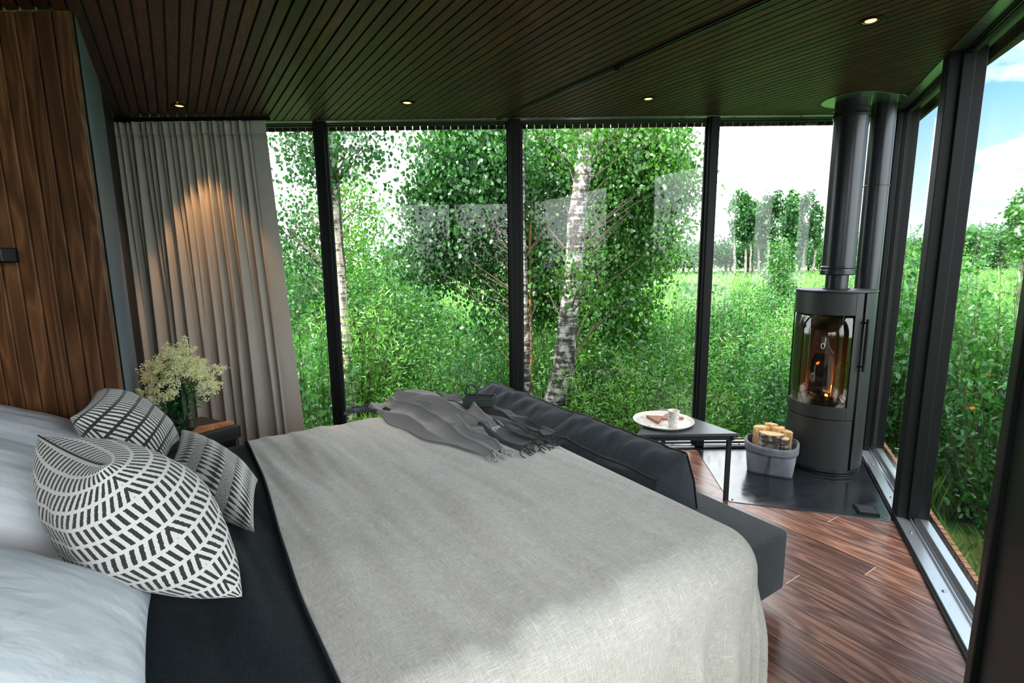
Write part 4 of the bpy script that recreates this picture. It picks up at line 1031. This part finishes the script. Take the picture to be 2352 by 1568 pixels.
def grass_patch(name, label, n, area, hgt, seed, m=None, wid=.05):
    rg = np.random.default_rng(seed); pts = area(rg, n); N = len(pts)
    z0 = np.array([gh(x, y) for x, y in pts]); hh = hgt*rg.uniform(.5, 1.2, N)
    dx = rg.normal(0, .25, N)*hh; dy = rg.normal(0, .25, N)*hh; a = rg.uniform(0, np.pi, N); wx = np.cos(a)*wid*hh; wy = np.sin(a)*wid*hh
    p0 = np.stack([pts[:,0]-wx, pts[:,1]-wy, z0], 1); p1 = np.stack([pts[:,0]+wx, pts[:,1]+wy, z0], 1)
    p2 = np.stack([pts[:,0]+dx*.5+wx*.6, pts[:,1]+dy*.5+wy*.6, z0+hh*.6], 1); p3 = np.stack([pts[:,0]+dx*1.2, pts[:,1]+dy*1.2, z0+hh], 1)
    v = np.stack([p0, p1, p2, p3], 1).reshape(-1, 3); f = np.arange(N*4).reshape(-1, 4)
    o = np_obj(name, v, f, m or M['grass']); return tag(o, label, 'grass', kind='stuff')
def area_far(rg, n):
    y = rg.uniform(13**.5, 75**.5, n)**2; x = rg.uniform(-.35, 1.35, n)*y; return np.stack([x, y], 1)
grass_patch('meadow_grass', 'tall pale green meadow grass in the open field', 60000, area_far, .42, 3, wid=.10)
def area_near(rg, n):
    r = rg.uniform(-.5, 5.5, n); m_ = rg.uniform(.32, 4.0, n); q = np.array(CN[:2])[None]+np.array(RD[:2])[None]*r[:,None]+np.array(RN[:2])[None]*m_[:,None]; return q
grass_patch('verge_grass', 'grass growing on the ground outside the right windows', 9000, area_near, .28, 4, wid=.02)
def area_back(rg, n): return np.stack([rg.uniform(-5, 4.5, n), rg.uniform(4.3, 6.5, n)], 1)
grass_patch('verge_grass', 'grass growing on the ground outside the back windows', 9000, area_back, .45, 5, wid=.02)

# ------------------------------------------------------------------ trees
def make_tree(name, label, cat, trunk, rad, crowns, m_leaf, m_bark, seed, group=None, branches=14, leaf=.05, aspect=.85, droop=.9, shape=6, trunk_name='trunk'):
    """trunk: list of world points; crowns: (centre, radii, clusters, leaves per cluster, spread)"""
    rg = np.random.default_rng(seed); base = Vector(trunk[0]) if trunk else Vector(crowns[0][0])
    t = thing(name, label, cat, base, 0, group); b0 = np.array(base)
    if trunk:
        pts = [Vector(p_) for p_ in trunk]; sm = []
        for i in range(len(pts)-1):
            for k in range(6):
                f = k/6; q = pts[i].lerp(pts[i+1], f); r = rad[i]*(1-f)+rad[i+1]*f
                sm.append((q+Vector((nz(q.z*1.3, seed), nz(q.z*1.3, seed+9), 0))*r*.6-base, r*(1+.10*nz(q.z*4, seed))))
        sm.append((pts[-1]-base, rad[-1]))
        MB().tube([a for a, _ in sm], [r for _, r in sm], 14).build(trunk_name, m_bark, t, smooth=True)
    allc = []; bb_ = MB()
    for (cc, rr_, ncl, nl, spread) in crowns:
        cc = np.array(cc); rr_ = np.array(rr_)
        d_ = rg.normal(0, 1, (ncl, 3)); d_ /= np.linalg.norm(d_, axis=1)[:, None]
        cl = cc + d_*rr_*(rg.uniform(.15, 1, ncl)**.45)[:, None]
        ps = np.repeat(cl, nl, 0) + rg.normal(0, 1, (ncl*nl, 3))*np.array([spread, spread, spread*1.25]) - np.array([0, 0, spread*.5])
        allc.append(ps)
        for k in range(min(branches, ncl)):
            tgt = Vector(cl[k]); 
            if trunk:
                # leave the trunk a little below the target
                best = min(sm, key=lambda s: abs((s[0].z+base.z)-(tgt.z-.25-.3*(tgt.xy-Vector((s[0].x+base.x, s[0].y+base.y))).length)))
                o0 = best[0]+base; r0 = min(.010, best[1]*.25)
            else: o0 = Vector((cc[0], cc[1], cc[2]-rr_[2])); r0 = .010
            md = o0.lerp(tgt, .5)+Vector((rg.normal(0,.05), rg.normal(0,.05), .08))
            bb_.tube([o0-base, md-base, tgt-base], [r0, r0*.6, r0*.25], 5)
            for q in range(3):
                e_ = tgt+Vector(rg.normal(0, spread*1.1, 3)); bb_.tube([md.lerp(tgt,.7)-base, e_-base], [r0*.35, r0*.12], 4)
    if bb_.v: bb_.build('branches', M['bark'] if m_bark in (M['birch'], M['birch_cream']) else m_bark, t)
    ps = np.concatenate(allc)-b0
    v, f = leaf_mesh(ps, leaf, aspect, droop, rg, shape=shape)
    np_obj('foliage', v, f, m_leaf, t)
    return t
T = lambda px, py, Y: at(px, py, Y)
def CR(px, py, Y, rx, rz, n, nl, sp): 
    c_ = T(px, py, Y); k = Y/F_PX
    return (tuple(c_), (rx*k, max(rx*k*.7, .4), rz*k), n, nl, sp)
birch_g = 'white barked birches close to the cabin'
# left birch, cream trunk beside the left post
make_tree('birch_tree', 'birch with a smooth cream trunk right of the left window post', 'tree', [T(812,1060,6.5), T(800,900,6.5), T(782,700,6.5), T(765,500,6.5), T(752,300,6.5), T(742,120,6.5)], [.105,.098,.084,.074,.064,.055],
          [CR(700,350,6.3,75,70,22,34,.14), CR(800,320,6.2,80,50,20,34,.14), CR(690,250,6.3,90,60,24,30,.14), CR(690,560,7.4,70,110,34,40,.18)], M['leaf_dark'], M['birch_cream'], 21, birch_g, leaf=.055)
make_tree('birch_tree', 'slim darker birch close behind the cream trunk', 'tree', [T(800,980,8.2), T(790,700,8.2), T(776,480,8.2), T(768,300,8.2)], [.07,.06,.05,.04],
          [CR(800,520,9,80,100,44,46,.2), CR(790,420,9.5,50,60,20,40,.18)], M['leaf_birch'], M['bark'], 22, birch_g, leaf=.055)
make_tree('birch_tree', 'birch with a pale trunk just right of the middle window post', 'tree', [T(1212,1020,6.0), T(1206,800,6.0), T(1198,560,6.0), T(1192,300,6.0), T(1188,100,6.0)], [.072,.062,.055,.048,.04],
          [CR(1085,370,6.4,125,120,190,60,.15), CR(1060,540,6.8,115,90,130,60,.16), CR(1130,720,6.8,70,90,30,44,.16), CR(1000,470,6.6,70,55,34,50,.13), CR(1250,480,7.6,80,190,170,60,.18), CR(960,590,6.6,60,40,24,40,.12)], M['leaf_dark'], M['birch'], 23, birch_g, branches=5, leaf=.056)
make_tree('birch_tree', 'leaning birch with a thick mottled trunk in the third back window', 'tree', [T(1262,1010,5.6), T(1283,900,5.6), T(1302,760,5.6), T(1322,560,5.6), T(1338,400,5.6), T(1348,280,5.6), T(1356,100,5.6)], [.165,.135,.108,.094,.086,.078,.06],
          [CR(1440,350,6.8,125,115,190,60,.16), CR(1420,540,7.0,125,110,160,60,.17), CR(1400,720,6.8,100,90,80,56,.16), CR(1530,400,7.2,60,110,60,46,.16), CR(1380,880,6.2,75,80,54,50,.13), CR(1325,640,5.35,30,60,9,30,.10), CR(1330,300,5.35,40,40,9,30,.10), CR(1250,620,7.0,60,140,80,50,.15), CR(1300,330,7.6,110,90,80,50,.16)], M['leaf_birch'], M['birch'], 24, birch_g, branches=6, leaf=.055)
make_tree('young_birch', 'young birch with a thin black and white stem in the third back window', 'tree', [T(1448,900,8.5), T(1449,780,8.5), T(1446,640,8.5), T(1447,480,8.5)], [.038,.034,.028,.02],
          [CR(1450,600,8.6,80,120,60,50,.18), CR(1500,520,9,60,70,30,46,.18)], M['leaf_birch'], M['birch'], 25, None, leaf=.06)
make_tree('rowan_sapling', 'sapling with an orange brown stem beside the middle post', 'tree', [T(1220,900,6.6), T(1218,740,6.6), T(1217,560,6.6), T(1222,420,6.6)], [.022,.02,.017,.012],
          [CR(1225,600,6.9,50,120,40,40,.14)], M['leaf_dark'], mat('orange_stem', (.30,.13,.05), .7), 26, None, leaf=.06)

# ------------------------------------------------------------------ shrubs: a few kinds, copied
def make_shrub(name, kind, seed, hgt, wid, m, leaf, aspect, nst, nl, droop=-.4, shape=6):
    rg = np.random.default_rng(seed); t = bpy.data.objects.new(name, None); C.objects.link(t)
    sb = MB(); ps = []
    for k in range(nst):
        a = rg.uniform(0, 2*np.pi); r = wid*np.sqrt(rg.uniform(0, 1)); tx, ty = r*np.cos(a), r*np.sin(a); h = hgt*rg.uniform(.55, 1)*(1-.35*(r/wid)**2)
        p0 = np.array([tx*.2, ty*.2, 0]); p1 = np.array([tx*.7, ty*.7, h*.55]); p2 = np.array([tx+rg.normal(0,.06), ty+rg.normal(0,.06), h])
        sb.tube([p0, p1, p2], [.008,.005,.002], 4)
        s = rg.uniform(.12, 1, nl)[:, None]; q = (1-s)**2*p0+2*s*(1-s)*p1+s*s*p2
        q = q+rg.normal(0, 1, (nl, 3))*np.array([.07,.07,.06])*wid*1.3; ps.append(q)
    sb.build('stems', M['stem'], t)
    ps = np.concatenate(ps); ps[:, 2] = np.maximum(ps[:, 2], .02)
    v, f = leaf_mesh(ps, leaf, aspect, droop, rg, shape=shape); np_obj('foliage', v, f, m, t); return t
protos = {
 'willow_shrub': [make_shrub('willow_shrub', 0, s, 2.0, .75, M['leaf_willow'], .075, .26, 60, 62) for s in (31, 32)],
 'leafy_shrub': [make_shrub('leafy_shrub', 1, s, 1.7, .7, M['leaf_under'], .06, .5, 56, 58) for s in (33, 34)],
 'alder_shrub': [make_shrub('alder_shrub', 2, s, 2.6, .85, M['leaf_under'], .062, .75, 60, 66, .3) for s in (35, 36)],
}
used = set()
def copy_tree(root):
    c = root.copy(); C.objects.link(c)
    for ch in list(root.children):
        d_ = ch.copy(); C.objects.link(d_); d_.parent = c
    return c
def put(kind, x, y, s, label, group, rr, sz=1.0):
    root = protos[kind][rr.randrange(2)]
    o = root if root.name not in used else copy_tree(root)
    used.add(root.name)
    o.location = (x, y, gh(x, y)-.03); o.rotation_euler = (0, 0, rr.uniform(0, 6.28)); o.scale = (s, s, s*sz)
    return tag(o, label, 'shrub', group)
rr = random.Random(77)
LB = {'willow_shrub': ('light green narrow leaved shrub in the thicket behind the back windows', 'willow shrubs behind the back windows'),
      'leafy_shrub': ('mid green broad leaved shrub in the thicket behind the back windows', 'leafy shrubs behind the back windows'),
      'alder_shrub': ('tall bushy green shrub in the thicket behind the back windows', 'tall shrubs behind the back windows')}
def target(px):                                               # height of the thicket outline: row in the photograph's frame by column
    pts = [(500,560),(640,590),(760,560),(880,600),(960,640),(1100,660),(1400,655),(1500,650),(1640,640),(1800,660),(1900,640),(1990,560),(2050,490),(2130,500),(2190,560),(2230,650),(2400,690)]
    for i in range(len(pts)-1):
        if pts[i][0] <= px <= pts[i+1][0]:
            f = (px-pts[i][0])/(pts[i+1][0]-pts[i][0]); return pts[i][1]*(1-f)+pts[i+1][1]*f
    return 620
rows = [(4.9, 150, .62), (5.7, 165, .78), (6.9, 150, .9), (8.4, 135, 1.0), (10.3, 120, 1.05), (12.8, 105, 1.0)]
for Y, step, fill in rows:
    px = 560+rr.uniform(0, step)
    while px < (2330 if Y > 5 else 1990):
        yy = target(px); top = H+Y*(-(yy-600+rr.uniform(-25, 55)))/1165
        if Y < 7 and px < 2000: top -= (.55 if Y < 5.5 else .28)*(1 if px > 1300 else .7)
        if Y < 6.4 and (690 < px < 950 or 1120 < px < 1400): top = H-Y*.335+rr.uniform(-.1, .08)
        p_ = at(px, 600, Y); hgt = max(.3, top-gh(p_.x, p_.y))
        kind = rr.choice(['willow_shrub', 'willow_shrub', 'leafy_shrub', 'alder_shrub'] if px > 900 else ['leafy_shrub', 'alder_shrub', 'willow_shrub'])
        base_h = {'willow_shrub': 2.0, 'leafy_shrub': 1.7, 'alder_shrub': 2.6}[kind]*.97
        s = max(.25, hgt/base_h); s2 = min(s, 1.05)
        put(kind, p_.x, Y+rr.uniform(-.3, .3), s2, *LB[kind], rr, s/s2)
        px += step*rr.uniform(.7, 1.3)
# taller shrub mass to the left behind the curtain edge
for px, yy, Y in ((660,470,9),(720,430,10.5),(640,520,7.6),(850,430,12),(900,540,10),(880,580,8),(950,600,11)):
    p_ = at(px, yy, Y); hgt = p_.z-gh(p_.x, p_.y); s = hgt/2.5; put('alder_shrub', p_.x, Y, min(s, 1.35), 'tall green bush between curtain and the dark birch crown', 'tall bushes seen through the left back windows', rr, max(1, s/1.35))
# young conical tree and meadow bushes
make_tree('bush_tree', 'dark green upright bush standing alone behind the stove window', 'tree', [T(1792,760,16), T(1790,560,16)], [.05,.02], [CR(1792,640,16,26,95,60,46,.16), CR(1795,700,16,38,50,30,46,.18)], M['leaf_dark'], M['bark'], 41, leaf=.085, shape=4)
for i in range(46):
    Y = rr.uniform(15, 42); px = rr.uniform(1420, 2340) if i > 8 else rr.uniform(900, 1400)
    p_ = at(px, 600, Y); s = rr.uniform(.45, .9)
    put(rr.choice(['willow_shrub', 'leafy_shrub']), p_.x, p_.y, s, 'low rounded bush scattered in the open meadow', 'meadow bushes', rr, .7)
# far tree belt
def far_tree(px, ybase, ytop, Y, wpx, label, group, seed, m='leaf_far', trunked=True, crownfrac=.75, n=60):
    b0 = at(px, ybase, Y); tp = at(px, ytop, Y); k = Y/F_PX; hz = (tp.z-b0.z)
    base = Vector((b0.x, b0.y, ZG)); 
    cz = tp.z-hz*crownfrac/2
    cr_ = [((b0.x, b0.y, cz), (wpx*k*.42, wpx*k*.42, hz*crownfrac/2), int(n*.6), 30, wpx*k*.07)] + [((b0.x+rr.uniform(-.3,.3)*wpx*k, b0.y, cz+rr.uniform(-.35,.4)*hz*crownfrac), (wpx*k*.26, wpx*k*.26, hz*.11), max(4, n//8), 30, wpx*k*.06) for _ in range(5)]
    return make_tree('far_tree', label, 'tree', [base, Vector((b0.x+rr.uniform(-.3,.3), b0.y, base.z*.4+cz*.6)), tp] if trunked else [base, Vector((b0.x, b0.y, cz))], [.16,.11,.03], cr_, M[m], M['bark'] if not trunked else M['birch'], seed, group, branches=10, leaf=.34 if Y > 40 else .2, aspect=.7, shape=4, droop=.6)
G1 = 'tall thin birches at the far edge of the meadow'
for i, (px, yt, w_) in enumerate(((1690,432,52),(1715,470,44),(1765,442,60),(1745,470,50),(1805,450,44),(1808,432,30),(1845,430,54),(1868,470,34),(1725,455,40))):
    far_tree(px, 598, yt, 58+i, w_, 'tall thin birch at the far edge of the meadow beside the flue', G1, 60+i, n=62, m='leaf_dark')
for i in range(46):
    px = 1380+i*22+rr.uniform(-10, 10)
    if 1380 < px < 1660: yt = 562
    else: yt = 545
    if px > 2180: yt = 522
    far_tree(px, 598, yt+rr.uniform(-12, 8), 72+rr.uniform(-6, 14), 105, 'rounded dark tree in the distant tree line', 'trees of the distant tree line', 90+i, m='leaf_dark' if i % 2 else 'leaf_far', trunked=False, crownfrac=1.15, n=40)
for i in range(8):
    far_tree(900+i*60, 600, 560, 60, 60, 'rounded dark tree in the distant tree line', 'trees of the distant tree line', 140+i, trunked=False, crownfrac=.95, n=40)
far_tree(2350, 620, 405, 24, 90, 'dark tree at the right edge beyond the door frame', None, 151, m='leaf_dark', n=130, trunked=False, crownfrac=1.0)
far_tree(2230, 600, 528, 40, 90, 'rounded dark bush before the tree line in the right window', None, 152, m='leaf_dark', trunked=False, crownfrac=.95, n=90)

# bushes outside the right windows
LR = 'bushy green shrub close outside the right windows'
for i in range(44):  # those beside the viewer are unseen, added to green the glass reflections
    r_ = rr.uniform(-2.2, 6.4); m_ = 1.15+3.6*rr.random()**1.1; kd = rr.choice(['leafy_shrub', 'willow_shrub', 'leafy_shrub', 'alder_shrub'])
    top = (1.02 if m_ < 2.2 else 1.22)-.05*m_ + (.75 if r_ < .6 else 0)*rr.uniform(.4, 1.1) - (.45 if 1.0 < r_ < 2.6 and m_ < 2 else 0)
    s = min(1.0, (top-ZG)/({'willow_shrub': 2.0, 'leafy_shrub': 1.7, 'alder_shrub': 2.6}[kd])); sz = (top-ZG)/({'willow_shrub': 2.0, 'leafy_shrub': 1.7, 'alder_shrub': 2.6}[kd])/s
    if m_-.75*s < .45: m_ = .45+.75*s
    q = CN+RD*r_+RN*m_; put(kd, q.x, q.y, s, LR, 'shrubs close outside the right windows', rr, sz)
for i in range(16):  # hedge out of view, added to keep bright sky out of the window reflections
    put(rr.choice(['leafy_shrub', 'alder_shrub']), -5+i*.55, -4.2+rr.uniform(-.3,.3), 1.2, 'unseen green shrub on the viewer side, added to mask sky reflections', 'unseen shrubs added against sky reflections', rr, 1.35)
# fallen orange leaves, cut stump
def ol(rg, n):
    c0 = CN+RD*1.0+RN*1.7; return np.stack([rg.normal(c0.x, .35, n), rg.normal(c0.y, .35, n), np.full(n, 0.)], 1)
rg = np.random.default_rng(9); q = ol(rg, 46); q[:, 2] = rg.uniform(ZG+.1, ZG+.5, 46)
v_, f_ = leaf_mesh(q, .10, .55, .2, rg, shape=6); tag(np_obj('orange_leaves', v_, f_, M['leaf_orange']), 'withered orange leaves low in the bushes outside the right window', 'leaves', kind='stuff')
p_ = atz(2207, 1175, ZG+.05)
stp = thing('tree_stump', 'short pale cut tree stump outside the right window', 'stump', (p_.x, p_.y, gh(p_.x, p_.y)-.05))
MB().tube([(0,0,0),(0,0,.15),(.01,0,.33)], [.062,.052,.05], 14).build('stump', M['bark'], stp); MB().lathe([(.05,.331),(.0005,.333)], .01, 0, 16, cap=False).build('cut_end', M['cut'], stp)
